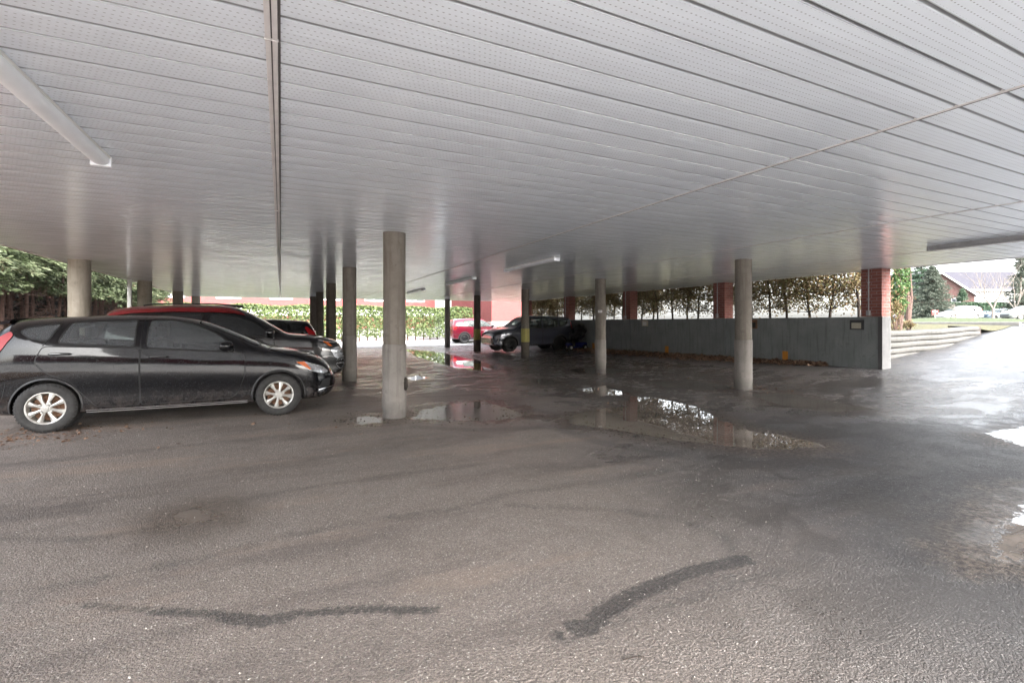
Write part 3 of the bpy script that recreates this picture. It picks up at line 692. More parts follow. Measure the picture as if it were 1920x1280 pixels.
# ------------------------------------------------------------------ cars
def pchip(xk, yk):
    xk = np.array(xk, float); yk = np.array(yk, float); h = np.diff(xk); d = np.diff(yk)/h
    m = np.zeros(len(xk)); m[0] = d[0]; m[-1] = d[-1]
    for i in range(1, len(xk)-1):
        m[i] = 0 if d[i-1]*d[i] <= 0 else 2*d[i-1]*d[i]/(d[i-1]+d[i])
    def f(x):
        i = int(np.clip(np.searchsorted(xk, x)-1, 0, len(h)-1)); t = (x-xk[i])/h[i]; t = min(max(t, 0), 1)
        return yk[i]*(2*t**3-3*t**2+1)+m[i]*h[i]*(t**3-2*t**2+t)+yk[i+1]*(-2*t**3+3*t**2)+m[i+1]*h[i]*(t**3-t**2)
    return f
def body_mesh(S):
    top, belt, low, wid = (pchip(*zip(*S[k])) for k in ('top', 'belt', 'low', 'wid'))
    x0, x1 = S['top'][0][0], S['top'][-1][0]
    u = np.linspace(-1, 1, S.get('ns', 96)); xs = (x0+x1)/2+(x1-x0)/2*np.sign(u)*(1-(1-np.abs(u))**1.35)
    nexp = S.get('n', 3.4); lean = S.get('lean', .36)
    rings = []
    for x in xs:
        zt, zb, zl, w = top(x), belt(x), low(x), wid(x)
        zb = min(zb, zt-.02); H = zt-zb
        half = [(0, zl), (.4*w, zl), (.75*w, zl), (.90*w, zl+.006), (.955*w, zl+.03)]
        for t in np.linspace(.08, 1, 13):
            z = zl+.02+(zb-zl-.02)*t
            bul = .962+.038*math.sin(math.pi*min(1, t*.92)**1.15)-.018*math.exp(-((t-.30)/.13)**2)+.006*math.exp(-((t-.80)/.05)**2)
            half.append((w*bul, z))
        wb = half[-1][0]
        n = nexp if H > .28 else 2.4+(nexp-2.4)*max(0, (H-.08))/.20
        n = max(2.4, n)
        for a in np.linspace(0, math.pi/2, 17)[1:]:
            s = math.sin(a)**(2/n); c = max(0, math.cos(a))**(2/n); z = zb+H*s
            half.append(((wb-lean*(z-zb))*c, z))
        half[-1] = (0, zt)
        ring = [(x, y, z) for y, z in half]+[(x, -y, z) for y, z in half[-2:0:-1]]
        rings.append(ring)
    n = len(rings[0]); V = [p for r in rings for p in r]; Fc = []
    for i in range(len(rings)-1):
        for k in range(n): a, b2 = i*n+k, i*n+(k+1) % n; Fc.append((a, b2, b2+n, a+n))
    Fc.append(tuple(range(n-1, -1, -1))); Fc.append(tuple(range(len(V)-n, len(V))))
    me = bpy.data.meshes.new('body'); me.from_pydata(V, [], Fc)
    bm = bmesh.new(); bm.from_mesh(me); bmesh.ops.remove_doubles(bm, verts=bm.verts[:], dist=1e-5); bmesh.ops.recalc_face_normals(bm, faces=bm.faces[:]); bm.to_mesh(me); bm.free()
    o = bpy.data.objects.new('body', me); COL.objects.link(o)
    cut = B(); W = max(w for _, w in S['wid'])
    for ax, r in S['axles']:
        for s in (-1, 1):
            ya, yb = (W-.30, W+.2) if s > 0 else (-W-.2, -W+.30)
            cut.lathe([(r, ya), (r, yb)], 64, (ax, 0, S['wr']+S.get('archdz', .0)), 'y')
    co = cut.build('cut', None)
    md = o.modifiers.new('b', 'BOOLEAN'); md.operation = 'DIFFERENCE'; md.object = co; md.solver = 'EXACT'
    dg = bpy.context.evaluated_depsgraph_get(); dg.update()
    me2 = bpy.data.meshes.new_from_object(o.evaluated_get(dg)); me2.name = 'body'
    bpy.data.objects.remove(o); bpy.data.objects.remove(co)
    bm = bmesh.new(); bm.from_mesh(me2); tree = BVHTree.FromBMesh(bm); bm.free()
    if 'cabin' in S:      # hollow cabin and real window openings
        o = bpy.data.objects.new('body', me2); COL.objects.link(o); cs = []
        for poly, hw in [(S['cabin'], S.get('cabw', .60))]+[(rnd(grow(p, -.004), .04), 1.2) for p in S['sidewin']]+[(S['wscut'], .50)]:
            n = len(poly); c = B().add([(x, -hw, z) for x, z in poly]+[(x, hw, z) for x, z in poly], [tuple(range(n-1, -1, -1)), tuple(range(n, 2*n))]+[(i, (i+1) % n, (i+1) % n+n, i+n) for i in range(n)]).build('cut', None)
            cs.append(c); md = o.modifiers.new('b', 'BOOLEAN'); md.operation = 'DIFFERENCE'; md.object = c; md.solver = 'EXACT'
        dg = bpy.context.evaluated_depsgraph_get(); dg.update(); me2 = bpy.data.meshes.new_from_object(o.evaluated_get(dg)); me2.name = 'body'
        for c in cs+[o]: bpy.data.objects.remove(c)
    me2.materials.clear(); shade(me2, 32)
    return me2, tree
AX = {'side': (0, 2, 1), 'front': (1, 2, 0), 'top': (0, 1, 2)}
def dense(poly, step=.05):
    out = []
    for i, a in enumerate(poly):
        b2 = poly[(i+1) % len(poly)]; n = max(1, int(math.dist(a, b2)/step))
        out += [(a[0]+(b2[0]-a[0])*k/n, a[1]+(b2[1]-a[1])*k/n) for k in range(n)]
    return out
def rnd(poly, r=.04):      # round polygon corners
    out = []; n = len(poly)
    for i in range(n):
        p, a, b2 = (Vector(poly[i]), Vector(poly[i-1]), Vector(poly[(i+1) % n]))
        ra = min(r, (a-p).length*.4); rb = min(r, (b2-p).length*.4)
        s, e = p+(a-p).normalized()*ra, p+(b2-p).normalized()*rb
        for t in (0, .35, .65, 1): out.append(tuple(s*(1-t)**2+p*2*t*(1-t)+e*t*t))
    return out
def proj(tree, ax, sgn, p, off):
    i, j, k = AX[ax]; q = [0, 0, 0]; q[i], q[j] = p; q[k] = 5*sgn; d = [0, 0, 0]; d[k] = -sgn
    h = tree.ray_cast(Vector(q), Vector(d))
    if h[0] is None or (ax == 'side' and h[0][k]*sgn < .25): 
        q[k] = .8*sgn if ax == 'side' else (2.0*sgn if ax == 'front' else 1.0); h = tree.find_nearest(Vector(q))
    nrm = h[1] if h[1][k]*sgn > 0 else -h[1]
    return h[0]+nrm*off
def patch(tree, poly, ax='side', sgn=1, off=.003, step=.05, thick=0):
    poly = dense(poly, step); n = len(poly)
    xs_ = [p[0] for p in poly]; zs_ = [p[1] for p in poly]
    pts = [Vector(p) for p in poly]
    bpts = np.array(poly)
    gx = np.arange(min(xs_)+step*.5, max(xs_), step); gy = np.arange(min(zs_)+step*.5, max(zs_), step)
    if len(gx) and len(gy):
        G = np.array([(a, b2) for a in gx for b2 in gy]); s = seg_sdf(G, poly)
        pts += [Vector(p) for p in G[s > step*.35]]
    r = delaunay_2d_cdt(pts, [], [list(range(n))], 1, 1e-6)
    V = [proj(tree, ax, sgn, p, off)[:] for p in r[0]]
    return V, [tuple(f) for f in r[2]]
def add_patch(b, tree, poly, ax='side', sides=(1, -1), off=.003, step=.05):
    for s in sides:
        V, f = patch(tree, poly, ax, s, off, step); b.add(V, f)
    return b
def pobj(name, m, parent, tree, poly, ax='side', sides=(1,), off=.003, step=.05):
    b = B(); add_patch(b, tree, poly, ax, sides, off, step)
    o = b.build(name, m, parent, recalc=False)
    me = o.data; bm = bmesh.new(); bm.from_mesh(me)
    k = AX[ax][2]; flip = []
    for f in bm.faces:
        c = f.calc_center_median(); s = (1 if c[k] > 0 else -1) if ax == 'side' else sides[0]
        f.normal_update()
        if f.normal[k]*s < 0: flip.append(f)
    bmesh.ops.reverse_faces(bm, faces=flip); bm.to_mesh(me); bm.free(); shade(me, 60)
    return o
def ribbon(b, tree, pts, w, ax='side', sgn=1, off=.0035, step=.04):
    q = []
    for i in range(len(pts)-1):
        n = max(1, int(math.dist(pts[i], pts[i+1])/step))
        q += [(pts[i][0]+(pts[i+1][0]-pts[i][0])*k/n, pts[i][1]+(pts[i+1][1]-pts[i][1])*k/n) for k in range(n)]
    q.append(pts[-1]); V = []
    for i, p in enumerate(q):
        a, c = q[max(0, i-1)], q[min(len(q)-1, i+1)]; dx, dz = c[0]-a[0], c[1]-a[1]; l = math.hypot(dx, dz) or 1
        nx_, nz_ = -dz/l*w/2, dx/l*w/2
        V += [proj(tree, ax, sgn, (p[0]+nx_, p[1]+nz_), off)[:], proj(tree, ax, sgn, (p[0]-nx_, p[1]-nz_), off)[:]]
    b.add(V, [(2*i, 2*i+1, 2*i+3, 2*i+2) for i in range(len(q)-1)])
WH = {}
def wheel_meshes(r, w, style):
    key = (r, w, style)
    if key in WH: return WH[key]
    # tyre around y axis, outer side at +y
    rr = r*.64
    prof = [(rr*.98, -w*.42), (rr+.01, -w*.48), (r*.86, -w*.5), (r*.955, -w*.43), (r*.992, -w*.33)]
    for k in range(5):
        y = -w*.27+k*w*.135
        prof += [(r, y-w*.05), (r, y+w*.045), (r-.007, y+w*.05), (r-.007, y+w*.08)]
    prof += [(r*.992, w*.36), (r*.955, w*.43), (r*.90, w*.485), (r*.86, w*.5), (r*.80, w*.505), (rr+.02, w*.49), (rr+.006, w*.46), (rr*.98, w*.42)]
    bt = B().lathe(prof, 56, axis='y', cap=False)
    # side lugs
    for i in range(44):
        a = 2*math.pi*i/44; c, s = math.cos(a), math.sin(a); t = .010; L0, L1 = r*.90, r*.985
        v = [(c*L0-s*t, w*.484, s*L0+c*t), (c*L0+s*t, w*.484, s*L0-c*t), (c*L1+s*t, w*.40, s*L1-c*t), (c*L1-s*t, w*.40, s*L1+c*t),
             (c*L0-s*t, w*.500, s*L0+c*t), (c*L0+s*t, w*.500, s*L0-c*t), (c*(L1+.004)+s*t, w*.43, s*(L1+.004)-c*t), (c*(L1+.004)-s*t, w*.43, s*(L1+.004)+c*t)]
        bt.add(v, [(0, 1, 2, 3), (4, 5, 6, 7), (0, 1, 5, 4), (2, 3, 7, 6), (1, 2, 6, 5), (0, 3, 7, 4)])
    to = bt.build('tyre_src', 'rubber', None, smooth=True)
    br = B()
    br.lathe([(rr*.80, -w*.4), (rr*.90, -w*.1), (rr*.92, w*.30), (rr*1.0, w*.43), (rr*1.02, w*.47), (rr*.99, w*.475), (rr*.94, w*.44), (rr*.90, w*.32)], 56, axis='y', cap=False)
    ns = {'spoke8': 8, 'spoke10': 10, 'steel': 0, 'spoke5': 5}[style]
    yo = w*.40
    if ns:
        for i in range(ns):
            a = 2*math.pi*i/ns+.2; c, s = math.cos(a), math.sin(a)
            w0, w1 = (.016, .034) if style == 'spoke8' else (.014, .018)
            if style == 'spoke5': w0, w1 = .03, .035
            def q(rad, t, y): return (c*rad-s*t, y, s*rad+c*t)
            R0, R1 = rr*.18, rr*.955
            v = [q(R0, -w0, yo+.0), q(R0, w0, yo+.0), q(rr*.55, w0*.95, yo-.002), q(R1, w1, yo-.012), q(R1, -w1, yo-.012), q(rr*.55, -w0*.95, yo-.002)]
            v += [(p[0], p[1]-.028, p[2]) for p in v]
            mid = [q(R0, 0, yo+.008), q(rr*.55, 0, yo+.008), q(R1, 0, yo-.004)]
            k = 12; v += mid
            f = [(0, 12, 13, 5), (12, 1, 2, 13), (5, 13, 14, 4), (13, 2, 3, 14)]
            f += [(a_, b_, b_+6, a_+6) for a_, b_ in ((0, 1), (1, 2), (2, 3), (3, 4), (4, 5), (5, 0))]
            br.add(v, f)
        br.lathe([(rr*.27, yo-.03), (rr*.27, yo+.004), (rr*.22, yo+.012), (rr*.17, yo+.012), (rr*.15, yo+.018), (.001, yo+.02)], 24, axis='y', cap=False)
    else:
        br.lathe([(rr*.9, w*.30), (rr*.75, w*.22), (rr*.55, w*.30), (rr*.38, w*.34), (rr*.3, w*.26), (.001, w*.26)], 40, axis='y', cap=False)
    bk = B().lathe([(rr*.82, w*.05), (rr*.60, w*.07), (rr*.59, w*.12), (rr*.25, w*.13), (.001, w*.13)], 32, axis='y', cap=False)
    nut = br
    for i in range(4 if style == 'spoke8' else 5):
        a = 2*math.pi*i/(4 if style == 'spoke8' else 5)+.5
        nut.lathe([(.011, yo-.02 if ns else w*.3), (.011, yo+.016 if ns else w*.4), (.006, yo+.018 if ns else w*.41)], 8, (math.cos(a)*rr*.34, 0, math.sin(a)*rr*.34), 'y')
    ro = br.build('rim_src', 'silver' if ns and style != 'spoke10' else 'steelblk', None, smooth=True)
    ko = bk.build('brake_src', 'rust' if style == 'spoke8' else 'steelblk', None, smooth=True)
    res = [x.data for x in (to, ro, ko)]
    for x in (to, ro, ko): bpy.data.objects.remove(x)
    WH[key] = res; return res
def car(S, name, label, loc, rz, group=None):
    t = thing(name, label, S.get('cat', 'car'), loc, rz, group)
    me, tree = body_mesh(S); body = link('body', me, S['paint'], t)
    W = max(w for _, w in S['wid']); wr = S['wr']; tw = S.get('tw', .195)
    # wheels
    tm, rm, km = wheel_meshes(wr, tw, S['wheel'])
    for ax, r in S['axles']:
        for s in (1, -1):
            w = link('wheel', tm, None, t); w.location = (ax, s*(W-.015-tw/2), wr); w.rotation_euler = (0, random.uniform(0, 3), 0 if s > 0 else math.pi)
            for n_, d_ in (('rim', rm), ('brake_disc', km)): link(n_, d_, None, w)
    # wheel well liner and arch lip
    for ax, r in S['axles']:
        for s in (1, -1):
            lin = B(); lip = B(); V = []
            for k in range(41):
                a = R(-28)+R(236)*k/40; pa = (ax+math.cos(a)*r, wr+S.get('archdz', 0)+math.sin(a)*r)
                lw = S.get('lip', .022)
                pb = (ax+math.cos(a)*(r+lw), wr+S.get('archdz', 0)+math.sin(a)*(r+lw))
                if pb[1] < S['sill']+.02: continue
                p = proj(tree, 'side', s, (ax+math.cos(a)*(r+.004), wr+S.get('archdz', 0)+math.sin(a)*(r+.004)), .009); q = proj(tree, 'side', s, pb, .009 if S.get('lip') else .001)
                V += [(p[0], p[1]-s*.04, p[2]), tuple(p), tuple(q)]
            n = len(V)//3
            lip.add(V, [(3*i, 3*i+1, 3*i+4, 3*i+3) for i in range(n-1)]+[(3*i+1, 3*i+2, 3*i+5, 3*i+4) for i in range(n-1)])
            lin.lathe([(r-.004, s*(W-.28)), (r*.3, s*(W-.285))], 32, (ax, 0, wr+S.get('archdz', 0)), 'y', cap=False)
            lip.build('arch_trim', S.get('lipm', S['paint']), t, smooth=True); lin.build('wheel_well', 'black', t)
    # glass
    for key, nm_, m_ in (('sidewin', 'side_window', S.get('glass', 'glass')),):
        for poly in S.get(key, []):
            for s in (1, -1):
                if 'cabin' in S:
                    c = dense(rnd(grow(poly, .006), .045), .04); c.append(c[0]); rb = B(); ribbon(rb, tree, c, .022, 'side', s, .004); rb.build('window_surround', 'seam', t, recalc=False)
                else: pobj('window_surround', 'seam', t, tree, [(p[0], p[1]) for p in rnd(grow(poly, .016), .05)], 'side', (s,), .002)
                pobj(nm_, m_, t, tree, rnd(poly, .04), 'side', (s,), .0045)
    pobj('windscreen', S.get('wglass', 'glass'), t, tree, rnd(S['ws'], .06), 'top', (1,), .004)
    if 'rw' in S: pobj('rear_window', S.get('glass', 'glass'), t, tree, rnd(S['rw'], .05), S.get('rwax', 'top'), (S.get('rwsgn', 1),), .004)
    if 'cabin' in S:
        sx = S.get('seatx', 0)
        for x0 in (-.28+sx, -1.12+sx):
            for y0 in (-.36, .36):
                st_ = B().box(x0, x0+.46, y0-.24, y0+.24, .56, .72, .05).box(x0-.12, x0+.04, y0-.23, y0+.23, .62, 1.10+S.get('seatz', 0), .06).build('seat', 'seatcloth', t, smooth=True)
                B().box(x0-.13, x0-.03, y0-.13, y0+.13, 1.13+S.get('seatz', 0), 1.29+S.get('seatz', 0), .04).build('headrest', 'seatcloth', st_, smooth=True)
        st_ = B()
        ring = [(.52+sx+.07*math.sin(a), .36+.18*math.cos(a), .93+S.get('seatz', 0)+.17*math.sin(a)) for a in np.linspace(0, 2*math.pi, 25)]
        st_.tube(ring, .014, 6).tube([(.52+sx, .36, .93+S.get('seatz', 0)), (.75+sx, .36, .82+S.get('seatz', 0))], .03, 6).tube([ring[0], ring[12]], .014, 5).build('steering_wheel', 'black', t, smooth=True)
        B().box(.62+sx, .80+sx, -.58, .58, .60, .86+S.get('seatz', 0), .03).build('dashboard', 'black', t, smooth=True)
    # doors
    for d in S.get('doors', []):
        for s in (1, -1):
            dr = pobj('door', S['paint'], t, tree, rnd(d['poly'], .05), 'side', (s,), .0025, .045)
            c = dense(rnd(d['poly'], .05), .04); c.append(c[0]); sm_ = B(); ribbon(sm_, tree, c, .010, 'side', s, .0032); sm_.build('door_gap', 'seam', t, recalc=False)
            if 'handle' in d:
                hx, hz = d['handle']; p = proj(tree, 'side', s, (hx, hz), 0)
                hb = B().tube([(hx-.105, p[1]+s*.004, hz-.004), (hx-.085, p[1]+s*.030, hz), (hx, p[1]+s*.036, hz+.004), (hx+.085, p[1]+s*.030, hz), (hx+.105, p[1]+s*.004, hz-.004)], [.010, .013, .014, .013, .010], 10)
                hb.build('handle', S.get('handlem', S['paint']), dr, smooth=True)
    for c in S.get('seams', []):
        for s in (1, -1): sm_ = B(); ribbon(sm_, tree, c, .008, 'side', s, .0032); sm_.build('panel_seam', 'seam', t, recalc=False)
    for c in S.get('topseams', []): sm_ = B(); ribbon(sm_, tree, c, .009, 'top', 1, .003); sm_.build('panel_seam', 'seam', t, recalc=False)
    for ie, (nm_, m_, poly, ax, sides) in enumerate(S.get('extra', [])):
        if ax == 'side':
            for s in sides: pobj(nm_, m_, t, tree, poly, 'side', (s,), .006+.002*ie, .035)
        else: pobj(nm_, m_, t, tree, poly, ax, sides, .006, .035)
    if 'mirror' in S:
        mx, mz = S['mirror']
        for s in (1, -1):
            p = proj(tree, 'side', s, (mx, mz-.04), 0)
            bm = bmesh.new(); bmesh.ops.create_uvsphere(bm, u_segments=20, v_segments=12, radius=1)
            for v in bm.verts:
                q = v.co; q = Vector((math.copysign(abs(q.x)**.75, q.x), math.copysign(abs(q.y)**.75, q.y), math.copysign(abs(q.z)**.7, q.z)))
                v.co = Vector((mx+q.x*.075+(.035 if q.y*s > 0 else 0)*-abs(q.y), p[1]+s*(.12+q.y*s*.105), mz+.03+q.z*.068*(1-.15*q.y*s)))
            mm = bpy.data.meshes.new('mirror'); bm.to_mesh(mm); bm.free(); mo = link('mirror', mm, S.get('mirm', S['paint']), t, True)
            B().tube([(mx+.03, p[1]-s*.01, mz-.045), (mx+.01, p[1]+s*.06, mz-.01)], [.03, .022], 8).build('mirror_stalk', 'black', mo)
    for fn in S.get('custom', []): fn(t, tree, S)
    return t
def grow(poly, d):
    cx = sum(p[0] for p in poly)/len(poly); cz = sum(p[1] for p in poly)/len(poly); P = [Vector(p) for p in poly]; n = len(P); out = []
    area = sum(P[i].x*P[(i+1) % n].y-P[(i+1) % n].x*P[i].y for i in range(n)); sg = 1 if area > 0 else -1
    for i in range(n):
        a = (P[i]-P[i-1]).normalized(); b2 = (P[(i+1) % n]-P[i]).normalized()
        na, nb = Vector((a.y, -a.x))*sg, Vector((b2.y, -b2.x))*sg; m = (na+nb); m = m/max(.5, m.length**2/2)
        out.append(tuple(P[i]+m*d))
    return out
# --- black hatchback
def hatch_custom(t, tree, S):
    # roof spoiler, wipers, front lip, antenna, side crease
    b = B(); v = []
    for k in range(13):
        y = -.56+1.12*k/12; e = 1-(abs(y)/.60)**4
        v += [(-1.72, y, 1.385+.025*e), (-1.93-.05*e, y*.97, 1.335+.012*e), (-1.91-.05*e, y*.97, 1.315+.012*e), (-1.74, y, 1.34)]
    f = []
    for k in range(12):
        for q in range(4): f.append((4*k+q, 4*k+(q+1) % 4, 4*k+4+(q+1) % 4, 4*k+4+q))
    f += [(0, 1, 2, 3), (48, 49, 50, 51)]
    b.add(v, f).build('roof_spoiler', S['paint'], t, smooth=True)
    for y0, y1 in ((-.45, .12), (.15, .60)):
        b = B(); pts = []
        for k in range(8):
            y = y0+(y1-y0)*k/7; p = proj(tree, 'top', 1, (1.02-.10*k/7, y), .014); pts.append(tuple(p))
        b.tube(pts, .007, 6); b.build('wiper', 'black', t)
    B().tube([(-1.45, 0, 1.42), (-1.58, 0, 1.50)], .006, 6).build('aerial', 'black', t)
    b = B(); ribbon(b, tree, [(-1.15, 1.44), (-.4, 1.447), (.0, 1.43)], .0, 'side', 1, .003)
    for s in (1, -1):
        sills = B(); ribbon(sills, tree, [(-.93, .235), (.0, .232), (.86, .235)], .035, 'side', s, .006); sills.build('sill_trim', 'conduit', t, recalc=False)
HATCH = dict(cabin=[(-1.52, .56), (-1.52, 1.25), (-1.2, 1.36), (-.3, 1.395), (.08, 1.36), (.40, 1.24), (.78, 1.05), (.82, .56)], wscut=[(.20, 1.42), (.30, 1.25), (.74, 1.02), (.98, 1.02), (.92, 1.12), (.45, 1.34)], glass='glass_see', wglass='glass_see', paint='p_black', wr=.302, tw=.195, sill=.2, wheel='spoke8', ns=150, n=3.6, lean=.34, archdz=.012,
    top=[(-2.05, .60), (-2.03, .80), (-1.98, .98), (-1.90, 1.15), (-1.78, 1.34), (-1.68, 1.395), (-1.3, 1.43), (-.7, 1.455), (-.25, 1.45), (.10, 1.41), (.40, 1.32), (.75, 1.165), (1.02, 1.035), (1.15, .985), (1.4, .945), (1.65, .885), (1.85, .80), (1.97, .70), (2.05, .56), (2.075, .48)],
    belt=[(-2.05, .5), (-2.0, .80), (-1.9, .96), (-1.6, 1.10), (-1.2, 1.085), (-.4, 1.03), (.4, .965), (.9, .93), (1.2, .90), (1.6, .80), (1.9, .62), (2.05, .42)],
    low=[(-2.05, .42), (-2.0, .30), (-1.85, .235), (-1.2, .205), (0, .20), (1.0, .20), (1.75, .205), (1.95, .24), (2.05, .33), (2.075, .40)],
    wid=[(-2.05, .50), (-2.02, .64), (-1.9, .755), (-1.7, .81), (-1.3, .842), (-.6, .850), (.4, .850), (1.2, .842), (1.6, .805), (1.8, .74), (1.95, .63), (2.04, .50), (2.075, .36)],
    axles=[(-1.31, .335), (1.26, .335)],
    sidewin=[[(-.30, 1.03), (-.30, 1.382), (-.05, 1.378), (.22, 1.315), (.46, 1.20), (.63, 1.075), (.60, .985), (.46, .965)],
             [(-1.19, 1.105), (-1.10, 1.345), (-.44, 1.380), (-.44, 1.045)],
             [(-1.30, 1.13), (-1.46, 1.165), (-1.56, 1.24), (-1.50, 1.285), (-1.20, 1.335)]],
    ws=[(.26, -.50), (.22, 0), (.26, .50), (.98, .66), (1.06, 0), (.98, -.66)],
    rw=[(-.45, 1.03), (.45, 1.03), (.5, 1.28), (-.5, 1.28)], rwax='front', rwsgn=-1,
    doors=[dict(poly=[(-.37, 1.010), (.70, .935), (.83, .90), (.83, .62), (.74, .36), (.66, .30), (-.37, .28)], handle=(-.17, .90)),
           dict(poly=[(-.38, 1.015), (-.38, .28), (-.82, .285), (-.96, .45), (-1.08, .62), (-1.30, .73), (-1.42, .86), (-1.34, 1.06)], handle=(-1.17, .965))],
    seams=[[(-.37, 1.0), (-.37, 1.42)], [(.83, .90), (.80, .955)], [(1.15, .955), (1.55, .84), (1.72, .78)], [(1.60, .42), (1.66, .60), (1.70, .66)], [(-1.72, .45), (-1.68, .62)], [(-1.34, 1.06), (-1.20, 1.34)]],
    topseams=[[(1.12, -.66), (1.20, 0), (1.12, .66)]],
    extra=[('headlight', 'clear', rnd([(1.52, .745), (1.60, .775), (1.86, .685), (1.955, .60), (1.90, .575), (1.70, .625)], .03), 'side', (1, -1)),
           ('indicator', 'amber', rnd([(1.49, .768), (1.60, .775), (1.70, .655), (1.675, .645), (1.60, .70)], .015), 'side', (1, -1)),
           ('taillight', 'red_lens', rnd([(-1.62, 1.20), (-1.66, 1.245), (-1.86, 1.10), (-1.99, .88), (-1.90, .86), (-1.75, .97)], .03), 'side', (1, -1)),
           ('fog_lamp_recess', 'black', rnd([(1.80, .35), (1.96, .37), (1.98, .50), (1.86, .49)], .03), 'side', (1, -1)),
           ('grille', 'black', rnd([(-.42, .36), (.42, .36), (.50, .52), (-.50, .52)], .04), 'front', (1,)),
           ('bumper_chrome', 'chrome', [(1.80, .325), (2.02, .365), (2.02, .378), (1.80, .338)], 'side', (1, -1))],
    lipm='black', mirror=(.62, 1.0), custom=[hatch_custom], handlem='p_black2')
def placecar(S, name, label, x, y, rz, z=None):
    zz = float(gz(x, y)) if z is None else z
    return car(S, name, label, (x, y, zz), rz)
placecar(HATCH, 'hatchback_car', 'black five door hatchback with silver eight spoke wheels, parked nearest at the left', -1.29, 8.60, 0)
# --- black suv with red roof
def suv_custom(t, tree, S):
    for s in (1, -1): B().tube([(-1.35, s*.60, 1.665), (-1.2, s*.60, 1.70), (-.2, s*.59, 1.715), (.25, s*.58, 1.68)], .014, 8).build('roof_rail', 'black', t, smooth=True)
    g = B()   # zig-zag chrome in the grille
    for z in (.52, .60, .68, .76):
        for s in (1, -1):
            pts = [tuple(proj(tree, 'front', 1, (s*(.03+.062*k), z+(.022 if k % 2 else -.022)), .012)) for k in range(10)]
            g.tube(pts, .006, 6)
    g.build('grille_mesh', 'chrome', t)
    for s in (1, -1):
        for z in (.50, .58, .66, .74):
            pts = [tuple(proj(tree, 'side', s, (1.98+.022*k, z+(.02 if k % 2 else -.02)), .012)) for k in range(8)]
            B().tube(pts, .006, 6).build('grille_edge', 'chrome', t)
    for s in (1, -1):
        h = B().tube([tuple(proj(tree, 'side', s, p, .012)) for p in [(1.62, .99), (1.80, .955), (1.95, .93), (2.06, .88)]], .012, 6)
        h.tube([tuple(proj(tree, 'side', s, p, .012)) for p in [(1.98, .45), (2.06, .38), (2.12, .44), (2.10, .55)]], .010, 6)
        h.build('chrome_trim', 'chrome', t, smooth=True)
SUV = dict(paint='p_black2', wr=.34, tw=.22, sill=.24, wheel='spoke5', ns=110, n=4.0, lean=.30, archdz=.01,
    top=[(-2.2, .70), (-2.18, .95), (-2.10, 1.2), (-1.95, 1.50), (-1.82, 1.60), (-1.4, 1.665), (-.6, 1.70), (-.1, 1.69), (.2, 1.62), (.5, 1.46), (.85, 1.25), (1.08, 1.13), (1.4, 1.10), (1.75, 1.05), (2.0, .97), (2.10, .85), (2.15, .65), (2.17, .55)],
    belt=[(-2.2, .6), (-2.1, .95), (-1.8, 1.12), (-1, 1.10), (.4, 1.03), (1.1, 1.02), (1.6, .98), (2.0, .86), (2.17, .5)],
    low=[(-2.2, .45), (-2.1, .32), (-1.2, .24), (1.2, .24), (1.9, .26), (2.1, .32), (2.17, .42)],
    wid=[(-2.2, .55), (-2.12, .76), (-1.9, .85), (-1.2, .895), (1.2, .895), (1.7, .87), (1.95, .80), (2.1, .70), (2.17, .56)],
    axles=[(-1.34, .385), (1.28, .385)], lip=.07, lipm='trimgrey', glass='glass_dk', wglass='glass',
    sidewin=[[(-.30, 1.12), (-.30, 1.51), (.13, 1.48), (.42, 1.36), (.72, 1.16), (.62, 1.09)], [(-1.18, 1.15), (-1.12, 1.50), (-.42, 1.52), (-.42, 1.13)], [(-1.28, 1.16), (-1.72, 1.22), (-1.66, 1.40), (-1.26, 1.49)]],
    ws=[(.34, -.56), (.28, 0), (.34, .56), (.92, .72), (1.02, 0), (.92, -.72)],
    doors=[dict(poly=[(-.36, 1.09), (.80, 1.04), (.84, .55), (.78, .32), (-.36, .30)], handle=(-.15, .98)), dict(poly=[(-.37, 1.09), (-.37, .30), (-.86, .32), (-1.0, .60), (-1.22, .80), (-1.22, 1.10)], handle=(-1.05, 1.02))],
    extra=[('roof_panel', 'p_dred', rnd([(-1.86, -.56), (-1.86, .56), (.12, .60), (.16, 0), (.12, -.60)], .08), 'top', (1,)),
           ('roof_side', 'p_dred', [(-1.86, 1.46), (-1.90, 1.54), (-1.5, 1.62), (-.7, 1.655), (-.1, 1.645), (.22, 1.56), (.30, 1.49), (.10, 1.53), (-.25, 1.55), (-.9, 1.555), (-1.5, 1.52)], 'side', (1, -1)),
           ('headlight', 'clear', rnd([(1.86, .80), (2.0, .86), (2.10, .80), (2.12, .62), (2.0, .60), (1.92, .66)], .03), 'side', (1, -1)),
           ('indicator', 'amber', rnd([(1.70, .97), (1.80, .955), (1.90, .86), (1.84, .86)], .015), 'side', (1, -1)),
           ('grille', 'black', rnd([(-.62, .46), (.62, .46), (.68, .80), (-.68, .80)], .05), 'front', (1,)),
           ('taillight', 'red_lens', rnd([(-2.08, .98), (-2.06, 1.15), (-1.86, 1.12), (-1.92, .98)], .03), 'side', (1, -1))],
    mirror=(.74, 1.13), custom=[suv_custom])
placecar(SUV, 'suv_car', 'black SUV with a dark red roof and chrome grille, parked behind the black hatchback', -.93, 11.50, 0)
